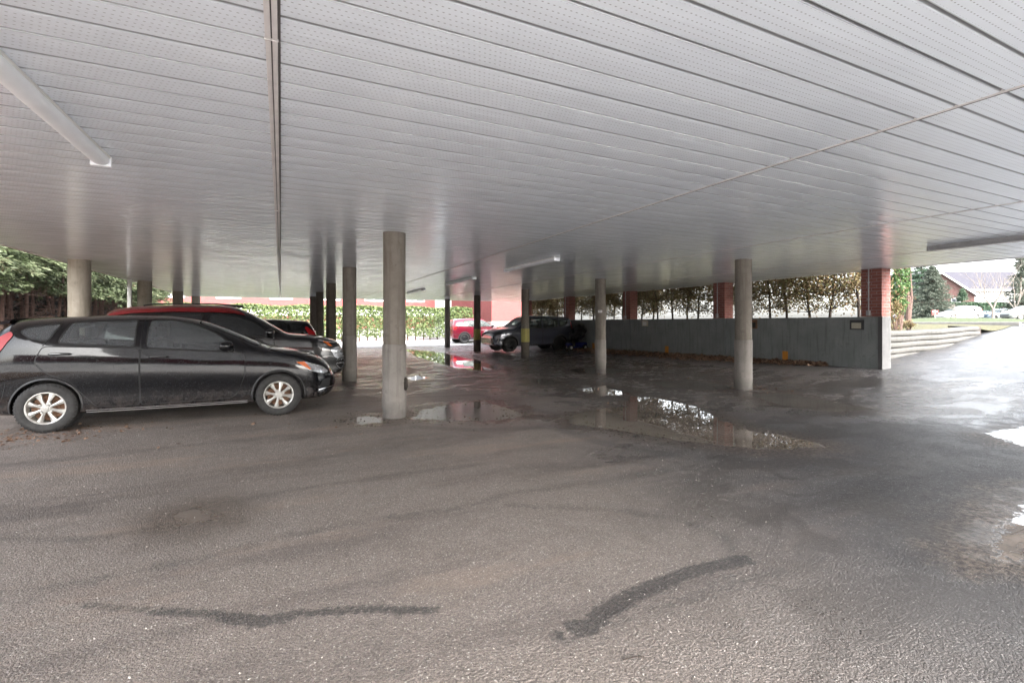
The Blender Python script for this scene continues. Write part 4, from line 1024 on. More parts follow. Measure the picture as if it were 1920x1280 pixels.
# --- third dark car
SED = dict(paint='p_black2', wr=.31, tw=.2, sill=.2, wheel='spoke5', ns=90, n=3.4, lean=.36,
    top=[(-2.2, .65), (-2.18, .9), (-2.1, 1.02), (-1.75, 1.10), (-1.3, 1.30), (-.9, 1.43), (-.3, 1.50), (.1, 1.47), (.5, 1.33), (.95, 1.10), (1.2, 1.0), (1.7, .92), (2.0, .80), (2.15, .62), (2.2, .5)],
    belt=[(-2.2, .55), (-2.1, .88), (-1.8, 1.0), (-1, 1.0), (.4, .96), (1.2, .92), (1.7, .82), (2.1, .6), (2.2, .42)],
    low=[(-2.2, .45), (-2.1, .3), (-1.2, .2), (1.2, .2), (1.9, .22), (2.1, .28), (2.2, .4)],
    wid=[(-2.2, .55), (-2.1, .75), (-1.8, .84), (-1, .87), (1.1, .87), (1.6, .84), (1.9, .76), (2.1, .62), (2.2, .45)],
    axles=[(-1.35, .345), (1.32, .345)],
    sidewin=[[(-.28, 1.0), (-.28, 1.40), (.1, 1.37), (.45, 1.24), (.75, 1.05), (.6, .99)], [(-1.25, 1.04), (-1.02, 1.28), (-.38, 1.40), (-.38, 1.0)]],
    ws=[(.26, -.52), (.20, 0), (.26, .52), (1.0, .68), (1.1, 0), (1.0, -.68)], rw=[(-1.0, -.5), (-1.0, .5), (-1.65, .58), (-1.65, -.58)],
    doors=[dict(poly=[(-.34, .97), (.8, .93), (.84, .6), (.74, .3), (-.34, .28)], handle=(-.15, .88)), dict(poly=[(-.35, .97), (-.35, .28), (-.9, .3), (-1.05, .6), (-1.25, .95)], handle=(-1.05, .9))],
    extra=[('headlight', 'clear', rnd([(1.80, .70), (1.92, .76), (2.12, .64), (2.12, .56), (1.95, .58)], .03), 'side', (1, -1)),
           ('taillight', 'red_lens', rnd([(-2.15, .80), (-2.12, .96), (-1.85, .97), (-1.9, .84)], .03), 'side', (1, -1)),
           ('grille', 'black', rnd([(-.45, .42), (.45, .42), (.5, .58), (-.5, .58)], .04), 'front', (1,))],
    mirror=(.68, 1.02))
placecar(dict({k: v for k, v in HATCH.items() if k not in ('cabin', 'glass', 'wglass')}, paint='p_black2', ns=80, glass='glass_dk', custom=[], wheel='spoke5'), 'hatchback_car', 'dark car mostly hidden beyond the black SUV, backed in with only its rear roof showing', -1.0, 16.1, math.pi)
# --- boxy grey car
def soul_custom(t, tree, S):
    g = B()
    for z in (.40, .46, .52, .58):
        g.tube([tuple(proj(tree, 'front', 1, (-.56+.07*k, z+(.018 if k % 2 else -.018)), .012)) for k in range(17)], .008, 5)
    r = [(-.62, .36), (.62, .36), (.70, .48), (.66, .62), (-.66, .62), (-.70, .48), (-.62, .36)]
    g.tube([tuple(proj(tree, 'front', 1, p, .014)) for p in dense(r[:-1], .1)+[r[0]]], .012, 6)
    g.build('grille_mesh', 'chrome', t)
    for s in (1, -1):
        b = B(); ribbon(b, tree, [(-.85, .31), (.82, .31)], .03, 'side', s, .012); b.build('sill_strip', 'chrome', t, recalc=False)
SOUL = dict(cabin=[(-1.72, .60), (-1.72, 1.40), (-1.2, 1.50), (-.3, 1.53), (.15, 1.50), (.38, 1.40), (.72, 1.10), (.76, .60)], wscut=[(.36, 1.58), (.36, 1.36), (.70, 1.14), (.86, 1.14), (.84, 1.26), (.52, 1.50)], cabw=.68, seatz=.12, paint='p_grey', wr=.325, tw=.2, sill=.24, wheel='spoke10', ns=110, n=5.0, lean=.20, archdz=.01,
    top=[(-2.05, .60), (-2.04, 1.0), (-1.98, 1.40), (-1.88, 1.56), (-1.4, 1.60), (-.5, 1.625), (.1, 1.61), (.35, 1.55), (.6, 1.38), (.9, 1.17), (1.1, 1.07), (1.4, 1.04), (1.75, .98), (1.95, .88), (2.05, .72), (2.09, .55)],
    belt=[(-2.05, .55), (-2.0, .95), (-1.8, 1.08), (-1, 1.05), (.4, .99), (1.1, .96), (1.6, .92), (1.95, .78), (2.09, .5)],
    low=[(-2.05, .42), (-1.95, .30), (-1.2, .24), (1.2, .24), (1.85, .26), (2.0, .3), (2.09, .36)],
    wid=[(-2.05, .68), (-1.98, .80), (-1.8, .86), (-1.2, .888), (1.2, .885), (1.7, .86), (1.92, .80), (2.03, .72), (2.09, .62)],
    axles=[(-1.30, .37), (1.28, .37)], lip=.06, lipm='trimgrey', glass='glass_see2', wglass='glass_see2',
    sidewin=[[(-.28, 1.06), (-.28, 1.49), (.2, 1.47), (.45, 1.34), (.72, 1.10), (.62, 1.03)], [(-1.15, 1.10), (-1.15, 1.45), (-.38, 1.49), (-.38, 1.07)], [(-1.25, 1.12), (-1.25, 1.44), (-1.75, 1.40), (-1.62, 1.20)]],
    ws=[(.46, -.62), (.42, 0), (.46, .62), (.90, .74), (.98, 0), (.90, -.74)],
    rw=[(-.55, 1.1), (.55, 1.1), (.58, 1.44), (-.58, 1.44)], rwax='front', rwsgn=-1,
    doors=[dict(poly=[(-.33, 1.03), (.80, .99), (.84, .55), (.78, .32), (-.33, .30)], handle=(-.12, .92)), dict(poly=[(-.34, 1.03), (-.34, .30), (-.84, .32), (-.98, .60), (-1.2, .80), (-1.2, 1.04)], handle=(-1.0, .97))],
    extra=[('headlight', 'glass_dk', rnd([(1.72, .83), (1.78, .90), (2.02, .80), (2.04, .74), (1.9, .75)], .02), 'side', (1, -1)),
           ('front_light_bar', 'chrome', rnd([(1.86, .42), (1.90, .42), (1.86, .60), (1.83, .60)], .01), 'side', (1, -1)),
           ('grille', 'black', rnd([(-.62, .36), (.62, .36), (.70, .48), (.66, .62), (-.66, .62), (-.70, .48)], .03), 'front', (1,)),
           ('taillight', 'red_lens', rnd([(-2.02, .95), (-1.98, 1.35), (-1.86, 1.35), (-1.9, .95)], .03), 'side', (1, -1))],
    mirror=(.70, 1.07), custom=[soul_custom])
placecar(SOUL, 'boxy_car', 'dark grey boxy car with mesh grille parked against the parapet', 10.42, 20.0, math.pi, .06)
# --- red compact suv
TRAX = dict(cabin=[(-1.6, .60), (-1.6, 1.40), (-1.2, 1.50), (-.3, 1.55), (.05, 1.52), (.35, 1.38), (.68, 1.12), (.72, .60)], wscut=[(.28, 1.50), (.30, 1.38), (.64, 1.16), (.82, 1.16), (.78, 1.24), (.45, 1.44)], seatz=.12, paint='p_red', wr=.335, tw=.2, sill=.26, wheel='steel', ns=90, n=3.8, lean=.32, archdz=.01,
    top=[(-2.1, .65), (-2.08, 1.0), (-1.98, 1.3), (-1.82, 1.56), (-1.3, 1.64), (-.5, 1.67), (0, 1.64), (.35, 1.50), (.75, 1.24), (1.0, 1.12), (1.4, 1.07), (1.8, .98), (2.0, .82), (2.1, .55)],
    belt=[(-2.1, .55), (-2.0, .98), (-1.7, 1.12), (-1, 1.09), (.4, 1.02), (1.1, .99), (1.7, .92), (2.0, .72), (2.1, .48)],
    low=[(-2.1, .42), (-1.95, .30), (-1.2, .26), (1.2, .26), (1.9, .28), (2.1, .4)],
    wid=[(-2.1, .58), (-2.0, .78), (-1.7, .86), (-1, .885), (1.1, .885), (1.65, .85), (1.9, .76), (2.1, .55)],
    axles=[(-1.28, .375), (1.28, .375)], lip=.06, lipm='trimgrey', glass='glass_see2', wglass='glass_see2',
    sidewin=[[(-.28, 1.09), (-.28, 1.52), (.1, 1.49), (.4, 1.36), (.66, 1.13)], [(-1.5, 1.16), (-1.25, 1.47), (-.38, 1.52), (-.38, 1.10)]],
    ws=[(.36, -.56), (.30, 0), (.36, .56), (.84, .70), (.92, 0), (.84, -.70)],
    rw=[(-.5, 1.12), (.5, 1.12), (.48, 1.48), (-.48, 1.48)], rwax='front', rwsgn=-1,
    doors=[dict(poly=[(-.33, 1.05), (.78, 1.0), (.84, .55), (.78, .34), (-.33, .32)], handle=(-.12, .95)), dict(poly=[(-.34, 1.05), (-.34, .32), (-.86, .34), (-1.0, .62), (-1.2, .85), (-1.2, 1.07)], handle=(-1.0, 1.0))],
    extra=[('taillight', 'red_lens', rnd([(-2.02, .90), (-2.0, 1.15), (-1.8, 1.12), (-1.86, .90)], .03), 'side', (1, -1)),
           ('lower_cladding', 'trimgrey', [(-.86, .29), (.86, .29), (.86, .40), (-.86, .40)], 'side', (1, -1)),
           ('headlight', 'clear', rnd([(1.7, .80), (1.8, .88), (2.0, .72), (1.95, .68)], .03), 'side', (1, -1))],
    mirror=(.68, 1.12), mirm='black')
placecar(TRAX, 'compact_suv', 'red compact SUV parked outside beyond the canopy, before the clipped hedge', 12.0, 30.2, 0, 0)
# --- cars across the street
TRAX2 = {k: v for k, v in TRAX.items() if k != 'cabin'}
VAN = dict(TRAX2, paint='p_white', wr=.33, lip=.02, lipm='p_white', wheel='spoke5', ns=60, glass='glass_dk', cat='van', extra=[('taillight', 'red_lens', [(-2.4, .95), (-2.36, 1.3), (-2.22, 1.3), (-2.26, .95)], 'side', (1, -1))],
    top=[(-2.5, .65), (-2.47, 1.1), (-2.35, 1.5), (-2.15, 1.68), (-1.3, 1.74), (-.2, 1.72), (.3, 1.60), (.9, 1.30), (1.4, 1.06), (1.8, .98), (2.3, .82), (2.5, .55)],
    belt=[(-2.5, .55), (-2.3, 1.0), (-1, 1.02), (.4, 1.0), (1.3, .94), (2.0, .85), (2.5, .48)],
    low=[(-2.5, .42), (-2.3, .3), (-1.2, .24), (1.2, .24), (2.2, .26), (2.5, .4)],
    wid=[(-2.5, .68), (-2.4, .86), (-2, .95), (1.1, .96), (1.9, .90), (2.3, .76), (2.5, .55)],
    axles=[(-1.5, .37), (1.5, .37)], sidewin=[[(-.4, 1.06), (-.4, 1.56), (.2, 1.50), (.85, 1.22), (1.02, 1.07)], [(-1.45, 1.06), (-1.45, 1.57), (-.5, 1.57), (-.5, 1.06)], [(-1.55, 1.06), (-1.55, 1.56), (-2.15, 1.50), (-2.25, 1.10)]],
    ws=[(.42, -.6), (.36, 0), (.42, .6), (1.2, .78), (1.3, 0), (1.2, -.78)], rw=[(-.6, 1.08), (.6, 1.08), (.58, 1.5), (-.58, 1.5)],
    doors=[dict(poly=[(-.45, 1.02), (1.05, .98), (1.0, .32), (-.45, .3)], handle=(-.2, .92))])
FC = -TH    # facing across the view
def far_car(S, name, label, px, Z, rz, group='cars parked across the street', dz=0):
    x, y = at(px, Z); S = dict(S); car(S, name, label, (x, y, float(ramp(x))+.02+dz), rz, group)
far_car(VAN, 'minivan', 'white minivan parked across the street behind the grass mound', 1797, 62, math.pi-TH, dz=.12)
far_car(dict(SED, paint='p_white', ns=60, glass='glass'), 'sedan_car', 'white sedan across the street, leftmost beside the green bush', 1702, 74, math.pi-TH, dz=.1)
far_car(dict(SED, paint='p_white', ns=60, glass='glass_dk'), 'sedan_car', 'white sedan across the street between the other white sedan and the minivan', 1738, 78, math.pi-TH, dz=.1)
far_car(dict(TRAX2, paint='p_blue', ns=60, glass='glass', lip=.02, lipm='p_blue'), 'estate_car', 'blue grey car across the street right of the minivan', 1872, 66, math.pi-TH)
far_car(dict(SED, paint='p_teal', ns=60, glass='glass_dk'), 'sedan_car', 'low dark teal car between the minivan and the blue grey car', 1840, 70, math.pi-TH)
far_car(dict(SED, paint='p_olive', ns=60, glass='glass'), 'sedan_car', 'silver green car cut by the right picture edge across the street', 1922, 50, math.pi-TH)
# --- mobility scooter by the wall
t = thing('mobility_scooter', 'small blue mobility scooter with a black covered seat by the parapet behind the boxy car', 'scooter', (12.18, 18.55, float(gz(12.2, 18.5))), R(185))
b = B().box(-.45, .42, -.20, .20, .12, .20, .03).box(-.46, -.10, -.23, .23, .18, .38, .05); b.build('chassis', 'scoot', t, smooth=True)
B().box(.30, .52, -.16, .16, .20, .34, .05).build('front_fairing', 'scoot', t, smooth=True)
for x, y in ((-.32, .25), (-.32, -.25), (.42, .17), (.42, -.17)):
    w = B().lathe([(.06, -.04), (.125, -.035), (.13, 0), (.125, .035), (.06, .04)], 24, axis='y').build('wheel', 'rubber', t, smooth=True); w.location = (x, y, .13)
    B().lathe([(.07, -.044), (.07, .044)], 20, axis='y').build('hub', 'white', w)
B().tube([(.42, 0, .3), (.36, 0, .65), (.30, 0, .88)], .02, 8).build('tiller', 'black', t)
bm = bmesh.new(); bmesh.ops.create_icosphere(bm, subdivisions=4, radius=1)
for v in bm.verts:
    c = v.co; k = 1+.16*math.sin(c.x*9+c.z*5)+.12*math.sin(c.z*13+c.y*7)+.05*math.sin(c.y*23)
    v.co = Vector((c.x*.33*k-.10-.10*c.z, c.y*.30*k, .78+c.z*.40*(1+.08*math.sin(c.x*11))))
me = bpy.data.meshes.new('seat_cover'); bm.to_mesh(me); bm.free(); link('seat_cover', me, 'tarp', t, True)

# ------------------------------------------------------------------ plants
def branchy(b, p, d, L, r, lev, rs, spread=.55, up=.15, tips=None, kids=3):
    n = 5; pts = [p.copy()]; rad = [r]; q = p.copy(); dd = d.copy()
    for i in range(n):
        dd = (dd+Vector((rs.uniform(-1, 1), rs.uniform(-1, 1), rs.uniform(-1, 1)))*.16+Vector((0, 0, up*.12))).normalized()
        q = q+dd*L/n; pts.append(q.copy()); rad.append(r*(1-.55*(i+1)/n))
    b.tube(pts, rad, 6 if r < .05 else 9)
    if tips is not None and lev <= 1: tips += [p_.copy() for p_ in pts[2:]]
    if lev > 0:
        for k in range(kids+1):
            i = rs.randint(1, n); a = rs.uniform(0, 6.28)
            o = dd.orthogonal().normalized(); s = (Matrix.Rotation(a, 3, dd) @ o)
            nd = (dd*(1-spread*.5)+s*spread+Vector((0, 0, up))).normalized()
            branchy(b, pts[i], nd, L*rs.uniform(.5, .75), rad[i]*.6, lev-1, rs, spread, up, tips, kids)
def cedar(seed):
    rs = random.Random(seed); r = np.random.default_rng(seed)
    b = B()
    for k in range(rs.choice((2, 3))):
        x, y = rs.uniform(-.25, .25), rs.uniform(-.3, .3); pts = []; 
        lx_, ly_ = rs.uniform(-.12, .12), rs.uniform(-.15, .15)
        for i in range(9): z = i*.5-.1; pts.append((x+lx_*i*.3+rs.uniform(-.03, .03), y+ly_*i*.3+rs.uniform(-.03, .03), z))
        b.tube(pts, [.055*(1-.09*i)*rs.uniform(.9, 1.1) for i in range(9)], 8)
    for k in range(26):     # bare dead twigs
        z = rs.uniform(.5, 2.3); a = rs.uniform(0, 6.28); p = Vector((rs.uniform(-.2, .2), rs.uniform(-.25, .25), z))
        branchy(b, p, Vector((math.cos(a), math.sin(a), rs.uniform(-.2, .5))).normalized(), rs.uniform(.35, .7), .010, 1, rs, .7, .1, None, 2)
    C = []; D = []; T = []
    for k in range(260):    # fans of foliage
        z = rs.uniform(2.2, 5.0); rad = rs.uniform(.25, .95)*(1 if z < 4.2 else .7); a = rs.uniform(0, 6.28)
        if z < 2.6 and rs.random() < .55: continue
        c = np.array([math.cos(a)*rad, math.sin(a)*rad*.9, z]); o = np.array([math.cos(a), math.sin(a), -.35-.3*rs.random()]); o /= np.linalg.norm(o)
        m = 46; tt = r.uniform(0, 1, m); sp = r.normal(size=(m, 3))*np.array([.09, .09, .035])
        pp = c+o*(tt[:, None]*.38)+sp*(1.2-tt[:, None]*.7)
        C.append(pp); dd = o*1.6+sp*9+r.normal(size=(m, 3))*.35; D.append(dd); T.append(np.clip(r.normal(.45, .15)+.25*(tt-.5)+r.normal(size=m)*.08+(0.55 if rs.random() < .05 else 0), 0, 1))
    return b, np.concatenate(C), np.concatenate(D), np.concatenate(T)
protos = []
for s in (3, 4, 5):
    b, C, D, T = cedar(s)
    t = thing('cedar_tree', 'cedar', 'tree')
    b.build('trunk', 'bark', t, smooth=True); leaves('crown', C, .10, 'cedar', t, D=D, aspect=3.0, jit=.3, tint=T, seed=s); protos.append(t)
cl = ['first', 'second', 'third', 'fourth', 'fifth', 'sixth', 'seventh', 'eighth', 'ninth', 'tenth', 'eleventh', 'twelfth', 'thirteenth', 'fourteenth', 'fifteenth', 'sixteenth', 'seventeenth', 'eighteenth', 'nineteenth', 'twentieth', 'twenty-first', 'twenty-second', 'twenty-third', 'twenty-fourth', 'twenty-fifth', 'twenty-sixth', 'twenty-seventh', 'twenty-eighth', 'twenty-ninth', 'thirtieth']
k = 0
for i in range(20):
    y = 11.6+i*.92
    for row in (0,):
        p = protos[i % 3]; loc = (-5.9+random.uniform(-.15, .15), y, 0)
        lab = 'tall cedar with bare brown trunks in the left row, %s from the picture edge' % cl[i]
        if i < 3: p.location = loc; p['label'] = lab; p['group'] = 'cedar row left of the parking area'; p.rotation_euler = (0, 0, random.uniform(0, 6)); o = p
        else: o = dup(p, loc, random.uniform(0, 6.28), lab)
        o.scale = (1, 1, random.uniform(.95, 1.1))
# dense shrubbery behind the cedar trunks, its near-black colour standing for shade
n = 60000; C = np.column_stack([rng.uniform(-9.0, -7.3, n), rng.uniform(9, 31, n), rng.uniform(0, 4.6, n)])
o = leaves('undergrowth', C, .16, leafm('shade_toned_undergrowth', [(.005, .006, .005), (.009, .010, .008), (.015, .017, .011)], trans=.05), aspect=2, seed=5); tag(o, 'tangled undergrowth behind the bare cedar trunks, coloured near black for shade', 'undergrowth', kind='stuff')
# right hedge: individual small trees behind the parapet
def righttree(seed, mat='brownleaf', dense_=1.0):
    rs = random.Random(seed); b = B(); tips = []
    p = Vector((0, 0, -.1)); d = Vector((rs.uniform(-.08, .08), rs.uniform(-.12, .12), 1)).normalized()
    pts = []; q = p.copy(); rad = []
    for i in range(9):
        pts.append(q.copy()); rad.append(.042*(1-.08*i)); q = q+(d+Vector((rs.uniform(-.12, .12), rs.uniform(-.16, .16), 0)))*.40
    b.tube(pts, rad, 8)
    for i in range(2, 9):
        for k in range(5):
            a = rs.uniform(0, 6.28)
            branchy(b, pts[i], Vector((math.cos(a), math.sin(a), rs.uniform(.1, .9))).normalized(), rs.uniform(.35, .8), .014, 1, rs, .6, .2, tips if i > 1 else None, 3)
    T = np.array([t_[:] for t_ in tips]); r = np.random.default_rng(seed)
    T = T[(T[:, 2] > .15)]
    w = np.clip((T[:, 2]-.4)/1.2, .22, 1); T = T[r.uniform(size=len(T)) < w]
    m = int(16*dense_); C = np.repeat(T, m, 0)+r.normal(size=(len(T)*m, 3))*np.array([.13, .17, .12])
    return b, C
rp = []
for s in (11, 12, 13, 14):
    b, C = righttree(s); t = thing('hedge_tree', 'x', 'tree'); b.build('trunk', 'bark_dk', t, smooth=True)
    leaves('crown', C, .065, 'brownleaf', t, aspect=1.7, jit=1, seed=s); rp.append(t)
ys_ = np.arange(7.6, 26.4, .66)
for i, y in enumerate(ys_):
    p = rp[i % 4]; loc = (14.0+random.uniform(-.2, .25), y+random.uniform(-.12, .12), 1.03)
    lab = 'thin dark hedge tree with brown leaves behind the parapet, %s from the open end' % cl[i]
    if i < 4: p.location = loc; p['label'] = lab; p['group'] = 'leafy thin trees behind the parapet'; p.rotation_euler = (0, 0, random.uniform(0, 6)); o = p
    else: o = dup(p, loc, random.uniform(0, 6.28), lab)
    o.scale = (1, 1, random.uniform(.9, 1.1))
# clipped hedge at the back
def hedge(name, label, x0, x1, y0, y1, z0, z1, n, size, mat, stems=True, twigs=True):
    t = thing(name, label, 'hedge')
    r = np.random.default_rng(int(abs(x0)*10)+3)
    u = r.uniform(0, 1, (n, 3)); face = r.uniform(size=n)
    bump = .12*np.sin(u[:, 0]*(x1-x0)*2.1)*np.sin(u[:, 2]*7)
    y = np.where(face < .6, y0+np.abs(r.normal(size=n))*.18+bump, y0+u[:, 1]*(y1-y0))
    z = np.where(face >= .6, np.where(face < .85, z1-np.abs(r.normal(size=n))*.12, z0+u[:, 2]*(z1-z0)), z0+u[:, 2]**.8*(z1-z0))
    z = z+.06*np.sin(u[:, 0]*(x1-x0)*1.7)
    leaves('foliage', np.column_stack([x0+u[:, 0]*(x1-x0), y, z]), size, mat, t, aspect=2, seed=9)
    if stems:
        b = B(); x = x0
        while x < x1:
            yy = (y0+y1)/2+random.uniform(-.2, .2); b.tube([(x, yy, z0-.4), (x+random.uniform(-.1, .1), yy, (z0+z1)/2), (x+random.uniform(-.2, .2), yy, z1-.2)], [.05, .04, .015], 6); x += .6
        b.build('stems', 'bark', t)
    return t
hedge('clipped_hedge', 'long bright green clipped hedge behind the paved yard', -14.0, 13.9, 36.2, 37.4, .25, 2.55, 52000, .17, 'hedge')
# green bush and shrubs right of the nearest pillar
def blobtree(name, label, x, y, z, parts, n, size, mat, trunk=None, group=None, seed=1, bark='bark'):
    t = thing(name, label, 'tree' if trunk else 'shrub', (x, y, z), 0, group); r = np.random.default_rng(seed)
    C = []
    for (cx, cy, cz, rx, ry, rz_) in parts:
        m = n//len(parts); k = max(6, m//60)
        cc = r.normal(size=(k, 3)); cc /= np.linalg.norm(cc, axis=1)[:, None]; cc *= r.uniform(.35, 1, (k, 1))
        p = np.repeat(cc, m//k, 0)+r.normal(size=(k*(m//k), 3))*.16
        C.append(p*np.array([rx, ry, rz_])+np.array([cx, cy, cz]))
    leaves('crown', np.concatenate(C), size, mat, t, aspect=2.0, seed=seed)
    b = B()
    if trunk:
        for k in range(3): b.tube([(0, 0, -.1), (.05*k, -.04*k, trunk*.4), (random.uniform(-.3, .3)*(k > 0), random.uniform(-.3, .3)*(k > 0), trunk)], [.09*trunk/3, .07*trunk/3, .02], 7)
    else:
        for k in range(7): b.tube([(0, 0, -.1), (random.uniform(-.2, .2), random.uniform(-.2, .2), parts[0][2]), (random.uniform(-.3, .3), random.uniform(-.3, .3), parts[0][2]+parts[0][5]*.5)], [.015, .012, .005], 5)
    b.build('trunk' if trunk else 'stems', bark, t); return t
x, y = at(1686, 15.2)
blobtree('cedar_bush', 'bright green upright bush just right of the nearest brick pillar', x, y, 1.08, [(0, 0, 1.5, .28, .28, .6), (0, 0, 2.1, .30, .3, .6), (0, 0, .9, .22, .22, .4)], 5200, .075, 'greenbush', 2.2, seed=4)
x, y = at(1680, 14.6); blobtree('brown_shrub', 'brown half bare shrub at the foot of the green bush', x, y, 1.05, [(0, 0, .45, .35, .35, .42), (.1, .1, .8, .25, .25, .3)], 1500, .06, 'brownleaf', seed=6)
x, y = at(1702, 15.6); blobtree('brown_shrub', 'low dry shrub on the grass beside the brown shrub', x, y, 1.08, [(0, 0, .2, .3, .25, .2)], 500, .055, 'brownleaf', seed=8)
x, y = at(1702, 21); blobtree('maple_tree', 'small red leaved tree behind the green bush', x, y, 1.15, [(0, 0, 3.2, .5, .5, .6)], 800, .12, 'redleaf', 3.2, seed=7)
def conifer(name, label, px, Z, h, w, mat, n, seed, z=1.5, size=.28):
    x, y = at(px, Z); t = thing(name, label, 'tree', (x, y, z)); r = np.random.default_rng(seed)
    C = []; D = []; b = B().tube([(0, 0, -.2), (0, 0, h*.5), (.05, 0, h)], [.18, .12, .02], 8)
    for k in range(n//60):
        f = r.uniform(0, 1)**1.25; zz = h*(.10+.90*f); rad = w*(1-f)**.8*r.uniform(.5, 1.08); a = r.uniform(0, 6.28)
        m = 60; s = r.uniform(.15, 1, m)[:, None]; dirn = np.array([math.cos(a), math.sin(a), -.12])
        C.append(np.array([0, 0, zz])+dirn*rad*s+r.normal(size=(m, 3))*np.array([.16, .16, .09])*(1.3-s*.6)); D.append(np.tile(dirn, (m, 1)))
        if k % 3 == 0: b.tube([(0, 0, zz), tuple(np.array([0, 0, zz])+dirn*rad)], [.03, .008], 4)
    leaves('crown', np.concatenate(C), size, mat, t, D=np.concatenate(D), jit=.6, aspect=3, seed=seed); b.build('trunk', 'bark', t); return t
conifer('spruce_tree', 'wide grey spruce standing before the brick house across the street', 1748, 70, 8.0, 5.0, 'conifer', 30000, 21, 1.5, .22)
conifer('spruce_tree', 'taller green spruce rising behind the grey spruce', 1728, 78, 11.5, 4.6, 'conifer2', 20000, 22, 1.4, .26)
conifer('spruce_tree', 'small dark green spruce left of the white house front', 1804, 72, 4.8, 1.8, 'conifer2', 7000, 23, 1.6, .2)
conifer('spruce_tree', 'large olive spruce at the right picture edge', 1914, 62, 9.0, 2.4, 'conifer', 14000, 24, 1.5, .22)
def bare(name, label, px, Z, h, seed, z=1.5, r0=.14, mat='bark_gr'):
    x, y = at(px, Z); t = thing(name, label, 'tree', (x, y, z)); rs = random.Random(seed); b = B()
    b.tube([(0, 0, -.2), (.05, .02, h*.12), (.02, 0, h*.22)], [r0*1.2, r0, r0*.9], 8)
    for k in range(4):
        a = k*1.57+rs.uniform(-.4, .4); branchy(b, Vector((.02, 0, h*.2)), Vector((math.cos(a)*.55, math.sin(a)*.55, 1)).normalized(), h*.5, r0*.6, 3, rs, .55, .22, None, 2)
    b.build('trunk', mat, t); return t
bare('bare_tree', 'leafless spreading tree in front of the white house', 1862, 60, 8.0, 31)
bare('bare_tree', 'thin leafless tree at the right edge before the olive spruce', 1903, 56, 7.0, 32, r0=.08)
x, y = at(1792, 37.5); t = bare('bare_shrub', 'tiny leafless tree on the grass mound', 1792, 37.5, 1.2, 33, 1.74, .05)
hx, hy = at(1853, 71); t = hedge('boxwood_hedge', 'dark green hedge in front of the white house across the street', -7.5, 7.5, -.6, .6, 0, 2.7, 18000, .24, 'conifer2'); t.location = (hx, hy, 1.62); t.rotation_euler = (0, 0, -TH)
# fallen leaves along the parapet, round the hatchback wheel, crumbs of mud round the puddles
def litter(name, label, C, size, mat, seed, flat=.75):
    o = leaves(name, C, size, mat, aspect=1.6, flat=flat, seed=seed); tag(o, label, name.replace('_', ' '), kind='stuff'); return o
n = 9000; yy = rng.uniform(7.6, 21, n); w = np.interp(yy, [7.6, 9, 12, 16, 19.5, 21], [.15, .55, .9, 1.0, .8, .3])
xx = 12.66-np.abs(rng.normal(size=n))*w*.45; zz = gz(xx, yy)+.012+rng.uniform(0, .10, n)*np.clip(1-(12.66-xx)/w, 0, 1)
ok = xx > 9.5
litter('leaf_litter', 'band of dead brown leaves along the foot of the parapet', np.column_stack([xx, yy, zz])[ok], .085, 'litter', 41)
n = 900; xx = rng.normal(-3.0, .7, n); yy = rng.normal(7.6, .35, n)
litter('leaf_litter', 'scattered reddish leaves beside the rear wheel of the hatchback', np.column_stack([xx, yy, gz(xx, yy)+.008]), .04, 'litter', 42, .9)
m_ = 260; xx = np.concatenate([rng.uniform(-3, 12, m_), rng.normal(8.75, .25, 90)]); yy = np.concatenate([rng.uniform(6, 18, m_), rng.normal(6.8, .2, 90)])
litter('leaf_litter', 'stray leaves scattered over the wet ground', np.column_stack([xx, yy, gz(xx, yy)+.008]), .055, 'litter', 43, .9)
K = np.where((pud > -.16) & (pud < .0) & (Zc < 9.5) & (Zc > 5.2) & (Xc < 4))[0]; S_ = rng.choice(K, 1100); C = P2[S_]+rng.normal(size=(len(S_), 2))*.18
litter('mud_crumbs', 'dark crumbs of mud lying round the puddle edges', np.column_stack([C, gz(C[:, 0], C[:, 1])+.004]), .03, 'debris', 44, .92)
n = 5200; Zz = rng.uniform(1.7, 9, n)**1.0; kk = rng.uniform(-1.05, .55, n); C = np.column_stack([Zz*(ST+CT*kk), Zz*(CT-ST*kk)])
litter('grit', 'pale grit sprinkled over the asphalt', np.column_stack([C, gz(C[:, 0], C[:, 1])+.003]), .008, 'grit', 45, .5)
b = B().tube([pg(1168, 1240)+(.008,), pg(1190, 1236)+(.012,), pg(1208, 1234)+(.008,)], .0025, 5); o = b.build('twig', 'bark_dk'); tag(o, 'short dark twig lying on the near asphalt', 'twig')

# trees and hedge on the far side of the drive behind the viewer (they show in the car paint)
for i, (x, sc_) in enumerate(((-9, 1.0), (-6.2, .8), (-3.2, 1.15), (.2, .85), (3.0, 1.0), (6.4, .9))):
    o = dup(protos[i % 3], (x, -15.2+.3*(i % 2), 0), i*1.3, 'cedar tree across the drive behind the viewer, number %s from the cedar row side' % cl[i]); o['group'] = 'cedars across the drive'; o.scale = (.8, .8, sc_)

